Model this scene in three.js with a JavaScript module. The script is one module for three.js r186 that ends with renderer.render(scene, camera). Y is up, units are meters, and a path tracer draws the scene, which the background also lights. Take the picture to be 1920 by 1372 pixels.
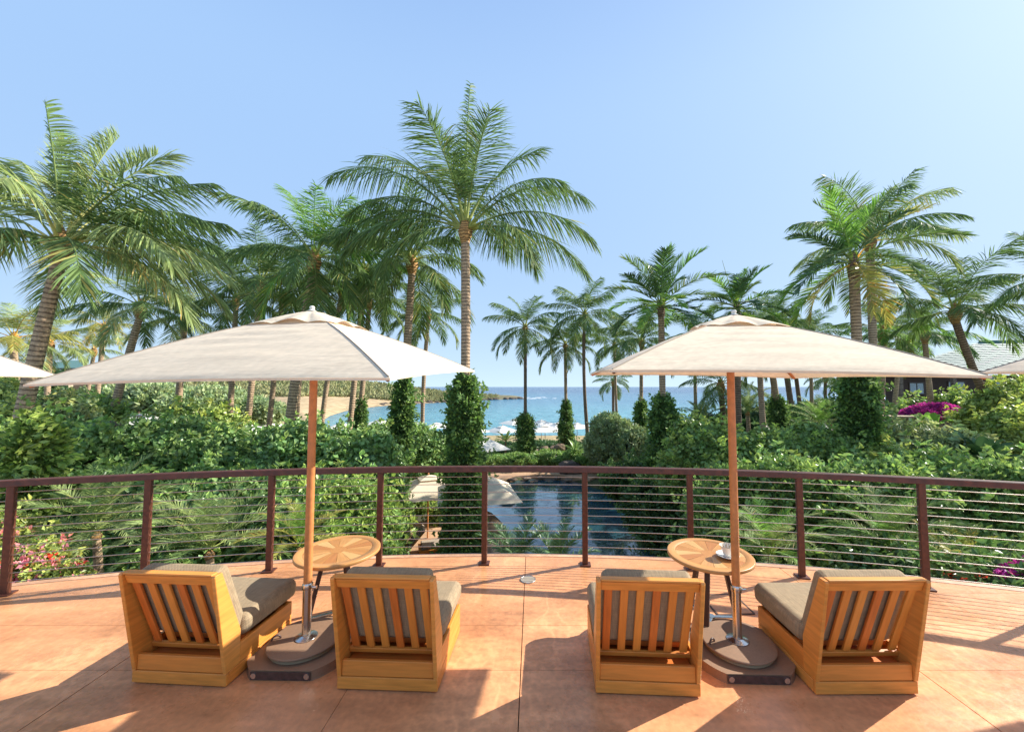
import * as THREE from 'three';
import { RoundedBoxGeometry } from 'three/addons/geometries/RoundedBoxGeometry.js';
import { mergeGeometries } from 'three/addons/utils/BufferGeometryUtils.js';
import { ImprovedNoise } from 'three/addons/math/ImprovedNoise.js';

// ---------------------------------------------------------------- camera, sky, sun, exposure
const scene = new THREE.Scene();
const EYE = 1.8, FOCAL = 740, CX = 1000, CY = 686, HORIZON = 725;      // lens in pixels of the 1920 x 1372 photograph
const pitch = Math.atan2(HORIZON - CY, FOCAL);
const camera = new THREE.PerspectiveCamera(2 * Math.atan(686 / FOCAL) * 180 / Math.PI, 1920 / 1372, 0.05, 60000);
camera.position.set(0, EYE, 0);
camera.rotation.set(pitch, 0, 0);
camera.setViewOffset(1920, 1372, 960 - CX, 0, 1920, 1372);
scene.add(camera);

const sunAz = 20 * Math.PI / 180, sunEl = 33.6 * Math.PI / 180;
const sunDir = new THREE.Vector3(Math.cos(sunEl) * Math.cos(sunAz), Math.sin(sunEl), -Math.cos(sunEl) * Math.sin(sunAz));
{
  const W = 1024, H = 512, data = new Float32Array(W * H * 4), mix = (a, b, t) => a + (b - a) * t;
  const zen = [0.17, 0.33, 0.70], mid = [0.335, 0.53, 0.85], hor = [0.62, 0.81, 0.95];
  for (let r = 0; r < H; r++) for (let c = 0; c < W; c++) {
    const up = ((r + 0.5) / H - 0.5) * Math.PI, ro = ((c + 0.5) / W - 0.5) * 2 * Math.PI;
    const x = Math.cos(ro) * Math.cos(up), y = Math.sin(up), z = Math.sin(ro) * Math.cos(up);
    const e = Math.max(0, y), g = Math.acos(Math.min(1, Math.max(-1, x * sunDir.x + y * sunDir.y + z * sunDir.z)));
    const k1 = Math.exp(-e * 6.0), k2 = Math.min(1, Math.max(0, (e - 0.55) / 0.45));
    const glow = 0.42 * Math.exp(-g / 0.42) + 0.25 * Math.exp(-g / 0.16);
    for (let i = 0; i < 3; i++) {
      let v = mix(mid[i], hor[i], k1); v = mix(v, zen[i], k2 * k2 * (3 - 2 * k2));
      data[(r * W + c) * 4 + i] = 0.635 * (v + glow * [1, 0.95, 0.82][i]);
    }
    data[(r * W + c) * 4 + 3] = 1;
  }
  const sky = new THREE.DataTexture(data, W, H, THREE.RGBAFormat, THREE.FloatType);
  sky.mapping = THREE.EquirectangularReflectionMapping; sky.magFilter = THREE.LinearFilter; sky.needsUpdate = true;
  scene.background = sky; scene.environment = sky;
}
const sun = new THREE.DirectionalLight(new THREE.Color().setRGB(1, 0.95, 0.86), 5);
sun.name = 'sun'; sun.position.copy(sunDir).multiplyScalar(60); sun.castShadow = true; sun.shadow.radius = 1;
sun.shadow.mapSize.set(4096, 4096);
Object.assign(sun.shadow.camera, { left: -40, right: 40, top: 40, bottom: -40, near: 1, far: 160 });
scene.add(sun, sun.target);
const renderer = new THREE.WebGLRenderer({ antialias: true });
renderer.setSize(1024, 731);
renderer.toneMapping = THREE.LinearToneMapping;
renderer.toneMappingExposure = 1.8;
renderer.shadowMap.enabled = true;

// ---------------------------------------------------------------- helpers
const V = (x, y, z) => new THREE.Vector3(x, y, z), D2R = Math.PI / 180;
function rng(seed) { let a = seed >>> 0; return () => { a = (a + 0x6D2B79F5) | 0; let t = Math.imul(a ^ (a >>> 15), 1 | a); t = (t + Math.imul(t ^ (t >>> 7), 61 | t)) ^ t; return ((t ^ (t >>> 14)) >>> 0) / 4294967296; }; }
const perlin = new ImprovedNoise(), lerp = THREE.MathUtils.lerp, smooth = THREE.MathUtils.smoothstep, clamp = THREE.MathUtils.clamp;
const fbm = (x, y, z = 0.37, o = 4) => { let s = 0, a = 0.5, f = 1; for (let i = 0; i < o; i++) { s += a * perlin.noise(x * f, y * f, z * f + i * 7.1); a *= 0.5; f *= 2.03; } return s; };
// a sight line of the photograph, followed to a distance in front of the camera or down to a level
function ray(px, py) { const c = Math.cos(pitch), s = Math.sin(pitch), u = (CY - py) / FOCAL; return V((px - CX) / FOCAL, s + c * u, -c + s * u); }
function at(px, py, d) { const r = ray(px, py); return r.multiplyScalar(d / -r.z).add(V(0, EYE, 0)); }
function onLevel(px, py, y) { const r = ray(px, py); return r.multiplyScalar((y - EYE) / r.y).add(V(0, EYE, 0)); }
const used = {};
function numbered(n) { used[n] = (used[n] ?? -1) + 1; return used[n] ? n + '_' + String(used[n]).padStart(3, '0') : n; }
function tag(o, label, category, group) { o.userData = { ...o.userData, label, category }; if (group) o.userData.group = group; return o; }
function thing(name, label, category, p = V(0, 0, 0), turn = 0, group) {
  const o = new THREE.Group(); o.name = numbered(name); o.position.copy(p); o.rotation.y = turn; scene.add(o);
  return tag(o, label, category, group);
}
function part(name, geo, mat, parent, p, r) {
  const m = new THREE.Mesh(geo, mat); m.name = name; m.castShadow = m.receiveShadow = true;
  if (p) m.position.set(...p); if (r) m.rotation.set(...r);
  parent.add(m); return m;
}
function struct(name, geo, mat) { const m = part(numbered(name), geo, mat, scene); m.userData.kind = 'structure'; return m; }
function tex(w, h, fn, srgb = true) {
  const d = new Uint8Array(w * h * 4);
  for (let y = 0; y < h; y++) for (let x = 0; x < w; x++) { const c = fn(x / w, y / h), i = (y * w + x) * 4; for (let k = 0; k < 3; k++) d[i + k] = clamp(Math.round(255 * (Array.isArray(c) ? c[k] : c)), 0, 255); d[i + 3] = 255; }
  const t = new THREE.DataTexture(d, w, h, THREE.RGBAFormat); t.wrapS = t.wrapT = THREE.RepeatWrapping; t.magFilter = THREE.LinearFilter; t.minFilter = THREE.LinearMipmapLinearFilter; t.generateMipmaps = true;
  if (srgb) t.colorSpace = THREE.SRGBColorSpace; t.needsUpdate = true; return t;
}
// noise that tiles: blended with copies of itself across the edge
function tiled(f) { return (u, v) => { const a = f(u, v), b = f(u - 1, v), c = f(u, v - 1), d = f(u - 1, v - 1); const U = u * u * (3 - 2 * u), W = v * v * (3 - 2 * v); return lerp(lerp(a, b, U), lerp(c, d, U), W); }; }
const rep = (t, x, y) => { const c = t.clone(); c.repeat.set(x, y); c.needsUpdate = true; return c; };
const C = (r, g, b) => new THREE.Color().setRGB(r, g, b);
const std = (o) => new THREE.MeshStandardMaterial({ side: THREE.DoubleSide, ...o });
const phy = (o) => new THREE.MeshPhysicalMaterial({ side: THREE.DoubleSide, ...o });

// ---------------------------------------------------------------- materials
const grainN = tiled((u, v) => fbm(u * 5, v * 60, 1.3, 4)), grainW = tiled((u, v) => fbm(u * 3, v * 9, 4.1, 3));
const grainTex = tex(512, 512, (u, v) => { const g = grainN(u, v), w = grainW(u, v), k = 0.90 + 0.17 * g + 0.11 * w; return [k, k * (0.98 + 0.03 * w), k * (0.95 + 0.08 * w)]; });
const woodMat = (r, g, b, rough = 0.5, coat = 0) => phy({ color: C(r, g, b), map: grainTex, roughness: rough, clearcoat: coat, clearcoatRoughness: 0.35 });
const M = {};
M.honey = [woodMat(0.90, 0.36, 0.065, 0.46, 0.2), woodMat(0.87, 0.32, 0.055, 0.48, 0.2), woodMat(0.92, 0.40, 0.085, 0.46, 0.2)];
M.slat = [woodMat(0.88, 0.31, 0.05, 0.5, 0.1), woodMat(0.80, 0.22, 0.035, 0.5, 0.1), woodMat(0.90, 0.35, 0.06, 0.5, 0.1)];
M.pole = woodMat(0.70, 0.28, 0.09, 0.45, 0.2);
M.darkLeg = woodMat(0.085, 0.035, 0.022, 0.5, 0.1);
M.top = [woodMat(0.68, 0.36, 0.13, 0.4, 0.2), woodMat(0.60, 0.29, 0.095, 0.4, 0.2), woodMat(0.74, 0.46, 0.19, 0.4, 0.2), woodMat(0.55, 0.24, 0.08, 0.4, 0.2)];
const weaveTex = tex(256, 256, (u, v) => { const a = Math.sin(u * Math.PI * 2 * 32), b = Math.sin(v * Math.PI * 2 * 32), k = 0.78 + 0.12 * a * b + 0.22 * tiledWeave(u, v); return [k, k * 0.985, k * 0.96]; });
function tiledWeave(u, v) { return tiled((p, q) => fbm(p * 40, q * 4, 2.2, 3))(u, v) + 0.6 * tiled((p, q) => fbm(p * 4, q * 40, 5.2, 3))(u, v); }
const weaveBump = tex(256, 256, (u, v) => 0.5 + 0.25 * Math.sin(u * Math.PI * 64) * Math.sin(v * Math.PI * 64) + 0.4 * tiledWeave(u, v), false);
M.cushion = phy({ color: C(0.54, 0.42, 0.27), map: weaveTex, bumpMap: weaveBump, bumpScale: 0.0025, roughness: 0.95, sheen: 0.25, sheenRoughness: 0.6, sheenColor: C(1, 0.9, 0.75) });
const clothN = tiled((u, v) => fbm(u * 4, v * 4, 9.4, 4)), clothF = tiled((u, v) => fbm(u * 50, v * 50, 3.4, 3));
const clothTex = tex(512, 512, (u, v) => { const k = 0.93 + 0.09 * clothN(u, v) + 0.13 * clothF(u, v); return [k, k * 0.995, k * 0.985]; });
const wrinkle = tiled((u, v) => fbm(u * 2, v * 12, 7.7, 4));
const clothBump = tex(512, 512, (u, v) => 0.5 + 0.8 * wrinkle(u, v) + 0.08 * clothF(u, v), false);
M.canvas = phy({ color: C(0.95, 0.80, 0.60), map: clothTex, bumpMap: clothBump, bumpScale: 0.007, roughness: 0.95, transmission: 0.17, thickness: 0, specularIntensity: 0.15 });
M.seam = std({ color: C(0.36, 0.29, 0.22), roughness: 0.95 });
M.white = phy({ color: C(0.96, 0.92, 0.84), map: clothTex, roughness: 0.95, transmission: 0.12, thickness: 0, specularIntensity: 0.15 });
M.steel = std({ color: C(0.62, 0.60, 0.57), metalness: 1, roughness: 0.22 });
M.cable = std({ color: C(0.55, 0.5, 0.45), metalness: 1, roughness: 0.42 });
const rustN = tiled((u, v) => fbm(u * 30, v * 30, 1.1, 4));
const speck = tex(256, 256, (u, v) => 0.88 + 0.4 * rustN(u, v));
M.rail = phy({ color: C(0.13, 0.04, 0.022), map: speck, roughness: 0.45, metalness: 0, clearcoat: 0.12, clearcoatRoughness: 0.4 });
M.base = phy({ color: C(0.30, 0.18, 0.11), map: rep(clothTex, 1, 1), roughness: 0.6, clearcoat: 0, clearcoatRoughness: 0.4 });
M.baseEdge = phy({ color: C(0.10, 0.05, 0.04), map: speck, roughness: 0.4 });
M.baseSide = std({ color: C(0.33, 0.24, 0.13), map: speck, roughness: 0.6 });
const dA = tiled((u, v) => fbm(u * 3, v * 14, 0.7, 5)), dB = tiled((u, v) => fbm(u * 5, v * 5, 3.3, 5)), dC = tiled((u, v) => fbm(u * 90, v * 90, 8.3, 2)), dE = tiled((u, v) => fbm(u * 11, v * 6, 4.9, 3)), dD = tiled((u, v) => fbm(u * 12 + v * 4, v * 40, 6.6, 3));
const deckTex = tex(1024, 1024, (u, v) => { const k = 0.87 + 0.22 * dA(u, v) + 0.20 * dB(u, v) + 0.16 * dC(u, v) + 0.12 * dD(u, v) + 0.10 * Math.max(0, 1 - 16 * Math.abs(dE(u, v))) * clamp(0.3 + 3 * dB(v, u), 0, 1), w = 0.5 + dB(u, v); return [k, k * (0.95 + 0.05 * w), k * (0.92 + 0.08 * w)]; });
const deckRough = tex(512, 512, (u, v) => 0.31 + 0.32 * dB(u, v) + 0.2 * dC(u, v), false), deckBump = tex(512, 512, (u, v) => 0.5 + 0.5 * dC(u, v) + 0.4 * dD(u, v), false);
const slabMat = (r, g, b) => phy({ color: C(r, g, b), map: rep(deckTex, 0.37, 0.37), roughnessMap: rep(deckRough, 0.31, 0.31), roughness: 1, bumpMap: rep(deckBump, 0.9, 0.9), bumpScale: 0.0012, specularIntensity: 0.8 });
M.slab = [slabMat(0.85, 0.415, 0.195), slabMat(0.835, 0.405, 0.187), slabMat(0.865, 0.43, 0.208)];
M.grout = std({ color: C(0.48, 0.23, 0.12), roughness: 0.9 });
M.edge = phy({ color: C(0.72, 0.42, 0.25), map: rep(deckTex, 0.5, 0.5), roughness: 0.6 });
M.concrete = std({ color: C(0.35, 0.25, 0.17), map: rep(deckTex, 0.3, 0.3), roughness: 0.85 });
// plants
const leafMat = (r, g, b, o = {}) => phy({ color: C(r, g, b), vertexColors: true, roughness: 0.9, transmission: 0.38, thickness: 0, specularIntensity: 0.2, clearcoat: 0.8, clearcoatRoughness: 0.34, ...o });
M.frond = leafMat(0.17, 0.265, 0.075, { clearcoat: 0.35, clearcoatRoughness: 0.5, transmission: 0.42 });
M.frondBright = leafMat(0.22, 0.40, 0.07, { transmission: 0.5, clearcoat: 0.35, clearcoatRoughness: 0.5 });
M.frondYellow = leafMat(0.44, 0.42, 0.09, { transmission: 0.45 });
M.frondGrey = leafMat(0.34, 0.42, 0.15, { clearcoat: 0.35, clearcoatRoughness: 0.5, transmission: 0.42 });
M.frondDark = leafMat(0.085, 0.17, 0.055, { clearcoat: 0.8, clearcoatRoughness: 0.38, transmission: 0.25 });
M.ivy = leafMat(0.17, 0.30, 0.10, { clearcoat: 0.6 });
M.hedge = leafMat(0.245, 0.39, 0.135, { clearcoat: 0.9, clearcoatRoughness: 0.33 });
M.bush = leafMat(0.27, 0.40, 0.12);
M.bushGrey = leafMat(0.36, 0.44, 0.22);
M.bushYellow = leafMat(0.38, 0.48, 0.145);
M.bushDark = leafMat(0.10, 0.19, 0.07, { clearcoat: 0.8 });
M.scrub = leafMat(0.27, 0.27, 0.135, { clearcoat: 0.1, transmission: 0.2 });
M.pink = leafMat(0.74, 0.30, 0.44, { clearcoat: 0.1, transmission: 0.4 });
M.purple = leafMat(0.40, 0.05, 0.36, { clearcoat: 0.1, transmission: 0.4 });
M.red = leafMat(0.60, 0.07, 0.05, { clearcoat: 0.1, transmission: 0.4 });
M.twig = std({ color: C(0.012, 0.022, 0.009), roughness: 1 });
const barkV = tiled((u, v) => fbm(u * 6, v * 26, 2.9, 4)), barkF = tiled((u, v) => fbm(u * 24, v * 24, 7.9, 3));
const barkTex = tex(256, 512, (u, v) => { const ring = Math.pow(Math.abs(Math.sin(v * Math.PI * 12 + 1.4 * barkV(u, v))), 6), k = 0.80 + 0.3 * barkV(u, v) + 0.25 * barkF(u, v) - 0.3 * ring; return [k, k * 0.95, k * 0.88]; });
M.bark = std({ color: C(0.80, 0.62, 0.46), map: barkTex, bumpMap: barkTex, bumpScale: 0.02, roughness: 0.95 });
M.barkDark = std({ color: C(0.42, 0.31, 0.23), map: barkTex, bumpMap: barkTex, bumpScale: 0.02, roughness: 0.95 });
M.husk = std({ color: C(0.85, 0.52, 0.22), map: barkTex, bumpMap: barkTex, bumpScale: 0.02, roughness: 0.95 });
const soilN = tiled((u, v) => fbm(u * 8, v * 8, 5.5, 5));
const soilTex = tex(512, 512, (u, v) => { const s = soilN(u, v), k = 0.8 + 0.5 * s; return [k, k * (1 - 0.1 * s), k * 0.92]; });
M.soil = std({ color: C(0.10, 0.10, 0.045), map: rep(soilTex, 0.25, 0.25), roughness: 1, vertexColors: true });
M.sand = std({ color: C(0.66, 0.47, 0.30), map: rep(soilTex, 0.06, 0.06), roughness: 1 });
M.terrace = std({ color: C(0.60, 0.38, 0.22), map: rep(deckTex, 0.3, 0.3), roughness: 0.85 });
M.hill = std({ color: C(0.27, 0.235, 0.135), map: rep(soilTex, 0.02, 0.02), roughness: 1 });
const rockTex = tex(256, 256, (u, v) => 0.75 + 0.6 * soilN(u, v));
M.rock = std({ color: C(0.30, 0.20, 0.13), map: rockTex, bumpMap: rockTex, bumpScale: 0.05, roughness: 0.95 });
M.rockTan = std({ color: C(0.50, 0.33, 0.20), map: rockTex, bumpMap: rockTex, bumpScale: 0.05, roughness: 0.95 });
M.lava = std({ color: C(0.17, 0.125, 0.095), map: rockTex, roughness: 0.95 });
const rip = tiled((u, v) => fbm(u * 7, v * 12, 1.9, 4)), rip2 = tiled((u, v) => fbm(u * 5, v * 9, 6.1, 5));
const ripTex = tex(512, 512, (u, v) => 0.5 + 0.7 * rip(u, v), false), waveTex = tex(512, 512, (u, v) => 0.5 + 0.7 * rip2(u, v), false);
M.pool = phy({ color: C(0.022, 0.07, 0.095), roughness: 0.04, ior: 1.36, bumpMap: rep(ripTex, 0.14, 0.14), bumpScale: 0.07, specularIntensity: 1, clearcoat: 0.8, clearcoatRoughness: 0.03 });
M.sea = phy({ color: C(1, 1, 1), vertexColors: true, roughness: 0.16, ior: 1.33, bumpMap: rep(waveTex, 0.045, 0.045), bumpScale: 2.2 });
M.foam = std({ color: C(0.82, 0.84, 0.86), roughness: 0.9 });
M.roofGreen = std({ color: C(0.15, 0.29, 0.25), map: speck, roughness: 0.7 });
M.wallDark = std({ color: C(0.09, 0.055, 0.04), map: grainTex, roughness: 0.8 });
M.cream = std({ color: C(0.66, 0.52, 0.36), map: rep(deckTex, 1, 1), roughness: 0.9 });
M.stone = std({ color: C(0.32, 0.24, 0.17), map: rockTex, roughness: 0.9 });
M.pane = phy({ color: C(0.55, 0.65, 0.7), roughness: 0.05, metalness: 0, transmission: 0.6, thickness: 0 });
M.trim = std({ color: C(0.10, 0.07, 0.055), roughness: 0.7 });
M.china = phy({ color: C(0.84, 0.82, 0.78), roughness: 0.18, clearcoat: 0.8, clearcoatRoughness: 0.05 });
M.coffee = std({ color: C(0.05, 0.022, 0.01), roughness: 0.15 });
const gold = tex(256, 64, (u, v) => { const k = Math.sin(u * Math.PI * 24) * 0.08; const b = v > 0.70 + k && v < 0.76 + k; return b ? [0.75, 0.66, 0.5] : [0.97, 0.96, 0.93]; });
M.chinaBand = phy({ color: C(0.86, 0.84, 0.8), map: gold, roughness: 0.2, clearcoat: 0.8, clearcoatRoughness: 0.05 });
M.mattress = std({ color: C(0.62, 0.52, 0.42), map: weaveTex, roughness: 0.95 });

// ---------------------------------------------------------------- shapes
// boards with softened edges and texture coordinates in metres, grain along the long side
function board(w, h, d, r = 0.004, seed = 0) {
  const g = new RoundedBoxGeometry(w, h, d, 1, Math.min(r, w / 2.1, h / 2.1, d / 2.1)), p = g.attributes.position, n = g.attributes.normal, uv = g.attributes.uv, size = [w, h, d], long = size.indexOf(Math.max(...size));
  for (let i = 0; i < p.count; i++) {
    const q = [p.getX(i), p.getY(i), p.getZ(i)], m = [Math.abs(n.getX(i)), Math.abs(n.getY(i)), Math.abs(n.getZ(i))], f = m.indexOf(Math.max(...m));
    const rest = [0, 1, 2].filter((k) => k !== f), a = rest.includes(long) ? long : rest[0], b = rest.find((k) => k !== a);
    uv.setXY(i, q[a] * 1.1 + seed * 0.37, q[b] * 1.1 + seed * 0.71);
  }
  return g;
}
function planar(g, s = 1) {   // texture coordinates from the two axes a face lies along
  const p = g.attributes.position, n = g.attributes.normal, uv = new Float32Array(p.count * 2);
  for (let i = 0; i < p.count; i++) {
    const x = Math.abs(n.getX(i)), y = Math.abs(n.getY(i)), z = Math.abs(n.getZ(i));
    const [a, b] = y >= x && y >= z ? [p.getX(i), p.getZ(i)] : x > z ? [p.getZ(i), p.getY(i)] : [p.getX(i), p.getY(i)];
    uv[i * 2] = a * s; uv[i * 2 + 1] = b * s;
  }
  g.setAttribute('uv', new THREE.BufferAttribute(uv, 2)); return g;
}
// a solid from a side outline given in (z, y), w wide along x
function profileBoard(pts, w, bevel = 0.004) {
  const s = new THREE.Shape(pts.map(([z, y]) => new THREE.Vector2(-z, y)));
  const g = new THREE.ExtrudeGeometry(s, { depth: w - 2 * bevel, bevelEnabled: bevel > 0, bevelSize: bevel, bevelThickness: bevel, bevelSegments: 1, steps: 1 });
  g.translate(0, 0, -(w - 2 * bevel) / 2); g.rotateY(Math.PI / 2);
  return planar(g, 1.1);
}
function rod(a, b, r0, r1 = r0, seg = 10) {
  const d = V().subVectors(b, a), g = new THREE.CylinderGeometry(r1, r0, d.length(), seg, 1);
  g.translate(0, d.length() / 2, 0); g.applyQuaternion(new THREE.Quaternion().setFromUnitVectors(V(0, 1, 0), d.normalize())); g.translate(a.x, a.y, a.z);
  return g;
}
function bar(a, b, w, h) {   // a straight bar of rectangular section
  const d = V().subVectors(b, a), L = d.length(), g = board(w, L, h, 0.003), m = new THREE.Matrix4(), y = d.clone().normalize();
  let x = V().crossVectors(y, V(0, 1, 0)); if (x.lengthSq() < 1e-5) x = V(1, 0, 0); x.normalize(); const z = V().crossVectors(x, y);
  g.applyMatrix4(m.makeBasis(x, y, z)); g.translate((a.x + b.x) / 2, (a.y + b.y) / 2, (a.z + b.z) / 2); return g;
}
function sheet(nu, nv, f) {   // a surface f(u, v) -> [x, y, z, s, t]
  const P = [], T = [], I = [];
  for (let j = 0; j <= nv; j++) for (let i = 0; i <= nu; i++) { const q = f(i / nu, j / nv); P.push(q[0], q[1], q[2]); T.push(q[3] ?? q[0], q[4] ?? q[2]); }
  for (let j = 0; j < nv; j++) for (let i = 0; i < nu; i++) { const a = j * (nu + 1) + i, b = a + 1, c = a + nu + 1, d = c + 1; I.push(a, b, c, b, d, c); }
  const g = new THREE.BufferGeometry(); g.setAttribute('position', new THREE.Float32BufferAttribute(P, 3)); g.setAttribute('uv', new THREE.Float32BufferAttribute(T, 2)); g.setIndex(I); g.computeVertexNormals(); return g;
}
function boulder(r, seed, sy = 0.7) {
  const g = new THREE.IcosahedronGeometry(r, 3), p = g.attributes.position, v = V();
  for (let i = 0; i < p.count; i++) { v.fromBufferAttribute(p, i); const k = 1 + 0.55 * fbm(v.x / r * 0.9 + seed, v.y / r * 0.9, v.z / r * 0.9 + seed * 2.3, 4); p.setXYZ(i, v.x * k, v.y * k * sy, v.z * k); }
  g.computeVertexNormals(); return planar(g, 0.5);
}
// leaf twig: a handful of folded leaves round a point
function sprig(n, len, wid, seed, spread = 1) {
  const R = rng(seed), P = [], K = [], I = [];
  for (let i = 0; i < n; i++) {
    const az = R() * 6.283, el = lerp(-0.3, 1.3, R()) * spread, dir = V(Math.cos(az) * Math.cos(el), Math.sin(el), Math.sin(az) * Math.cos(el));
    const o = V((R() - 0.5) * len * 1.7, (R() - 0.5) * len * 1.4, (R() - 0.5) * len * 1.7), side = V(R() - 0.5, R() - 0.5, R() - 0.5).cross(dir).normalize(), nrm = V().crossVectors(dir, side), L = len * lerp(0.7, 1.25, R()), w = wid * lerp(0.8, 1.2, R()), k = P.length / 3;
    const pts = [o, o.clone().addScaledVector(dir, L * 0.45).addScaledVector(side, w / 2).addScaledVector(nrm, w * 0.16), o.clone().addScaledVector(dir, L).addScaledVector(nrm, -L * 0.14), o.clone().addScaledVector(dir, L * 0.45).addScaledVector(side, -w / 2).addScaledVector(nrm, w * 0.16)];
    const t = lerp(0.62, 1.35, R()), y = R() < 0.16 ? 1.5 : 1;
    for (const q of pts) { P.push(q.x, q.y, q.z); K.push(t * y, t * lerp(1, y, 0.6), t * lerp(0.8, 1.1, R())); }
    I.push(k, k + 1, k + 2, k, k + 2, k + 3);
  }
  const g = new THREE.BufferGeometry(); g.setAttribute('position', new THREE.Float32BufferAttribute(P, 3)); g.setAttribute('color', new THREE.Float32BufferAttribute(K, 3)); g.setIndex(I); g.computeVertexNormals(); return g;
}
const SP = { glossy: sprig(8, 0.145, 0.092, 11), round: sprig(9, 0.10, 0.07, 12), ivy: sprig(8, 0.115, 0.08, 13), fine: sprig(12, 0.10, 0.028, 14), flower: sprig(10, 0.05, 0.045, 15), clump: sprig(26, 0.34, 0.2, 16, 0.9), shoot: shoot() };
function shoot() {   // a longer twig with leaves set along it
  const gs = []; for (let i = 0; i < 9; i++) { const g = sprig(2, 0.11, 0.06, 40 + i, 0.8); g.rotateY(i * 2.4); g.translate(Math.sin(i * 0.3) * 0.05, i * 0.05, 0); gs.push(g); }
  return mergeGeometries(gs);
}
function scatter(name, geo, mat, list, parent, kind) {   // copies of a twig: [point, up, scale, shade]
  const im = new THREE.InstancedMesh(geo, mat, list.length), m = new THREE.Matrix4(), q = new THREE.Quaternion(), s = V(), c = new THREE.Color(), R = rng(list.length + name.length);
  list.forEach(([p, up, k, t], i) => { q.setFromUnitVectors(V(0, 1, 0), up).multiply(new THREE.Quaternion().setFromAxisAngle(V(0, 1, 0), R() * 6.283)); m.compose(p, q, s.set(k, k, k)); im.setMatrixAt(i, m); im.setColorAt(i, c.setRGB(t * lerp(0.9, 1.1, R()), t, t * lerp(0.85, 1.1, R()))); });
  im.name = name; im.castShadow = im.receiveShadow = true; if (kind) im.userData.kind = kind; parent.add(im); return im;
}
// leaves through the outer shell of a set of ellipsoids [x, y, z, rx, ry, rz]
function shell(blobs, n, size, seed, o = {}) {
  const R = rng(seed), out = [], A = blobs.map((b) => (b[3] * b[4] + b[4] * b[5] + b[3] * b[5])), sum = A.reduce((a, b) => a + b, 0), p = V(), d = V();
  const inside = (q, j) => blobs.some((b, k) => k !== j && ((q.x - b[0]) / b[3]) ** 2 + ((q.y - b[1]) / b[4]) ** 2 + ((q.z - b[2]) / b[5]) ** 2 < 0.55);
  for (let tries = 0; out.length < n && tries < n * 4; tries++) {
    let r = R() * sum, j = 0; while (j < A.length - 1 && (r -= A[j]) > 0) j++;
    const b = blobs[j], z = R() * 2 - 1, a = R() * 6.283, h = Math.sqrt(1 - z * z); d.set(h * Math.cos(a), z, h * Math.sin(a));
    const nz = 1 + 0.5 * fbm(d.x * 2.2 + j * 3.1, d.y * 2.2 + seed, d.z * 2.2, 3), k = nz * (1 - 0.34 * R() * R()) * (R() < 0.22 ? 1 + 0.24 * R() * R() : 1);
    p.set(b[0] + d.x * b[3] * k, b[1] + d.y * b[4] * k, b[2] + d.z * b[5] * k);
    if (o.cut && !o.cut(p)) continue;
    if (inside(p, j)) continue;
    const up = V(d.x / b[3], d.y / b[4], d.z / b[5]).normalize().add(V((R() - 0.5) * 1.1, R() * 0.7 - 0.1, (R() - 0.5) * 1.1)).normalize();
    out.push([p.clone(), up, size * lerp(0.75, 1.3, R()), lerp(0.72, 1.25, R())]);
  }
  return out;
}
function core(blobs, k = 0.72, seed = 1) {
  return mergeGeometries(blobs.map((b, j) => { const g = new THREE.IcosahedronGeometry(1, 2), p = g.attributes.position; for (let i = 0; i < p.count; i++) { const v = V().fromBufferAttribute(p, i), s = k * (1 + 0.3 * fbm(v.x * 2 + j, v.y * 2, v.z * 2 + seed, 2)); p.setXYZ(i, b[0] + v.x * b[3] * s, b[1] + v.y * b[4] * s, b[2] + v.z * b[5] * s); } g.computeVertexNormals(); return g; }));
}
// a shrub seen as blobs [px, py, distance, half width px, half height px]
let bushSeed = 100;
function bush(name, label, category, mat, geo, px, n, size = 1, group, extra) {
  const w = px.map(([x, y, d, rx, ry]) => { const c = at(x, y, d), s = d / FOCAL; return [c.x, c.y, c.z, rx * s, ry * s, Math.max(rx, ry) * s * 0.85]; });
  const o = w.reduce((a, b) => a.add(V(b[0], b[1] - b[4], b[2])), V()).divideScalar(w.length), loc = w.map((b) => [b[0] - o.x, b[1] - o.y, b[2] - o.z, b[3], b[4], b[5]]), RB = rng(bushSeed * 7 + 1);
  for (const b of [...loc]) for (let k = 0; k < 6; k++) { const a = RB() * 6.283, e = lerp(-0.3, 1.35, RB()), f = lerp(0.28, 0.52, RB()), q = lerp(0.62, 0.86, RB()); loc.push([b[0] + Math.cos(a) * Math.cos(e) * b[3] * q, b[1] + Math.sin(e) * b[4] * q, b[2] + Math.sin(a) * Math.cos(e) * b[5] * q, b[3] * f, b[4] * f, b[5] * f]); }
  const t = thing(name, label, category, o, 0, group), s = bushSeed++;
  part('branches', core(loc, 0.7, s), M.twig, t);
  scatter('foliage', geo, mat, shell(loc, n, size, s), t, 'stuff');
  if (geo !== SP.flower) scatter('shoots', SP.shoot, mat, shell(loc, Math.round(n * (name === 'bougainvillea' ? 0.008 : 0.05)), size * (geo === SP.clump ? 1.6 : 1), s + 500).map(([p, up, k, c]) => [p, up.clone().add(V(0, 0.5, 0)).normalize(), k * 1.05, c * 1.1]), t, 'stuff');
  if (extra) extra(t, loc, s);
  return t;
}

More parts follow.
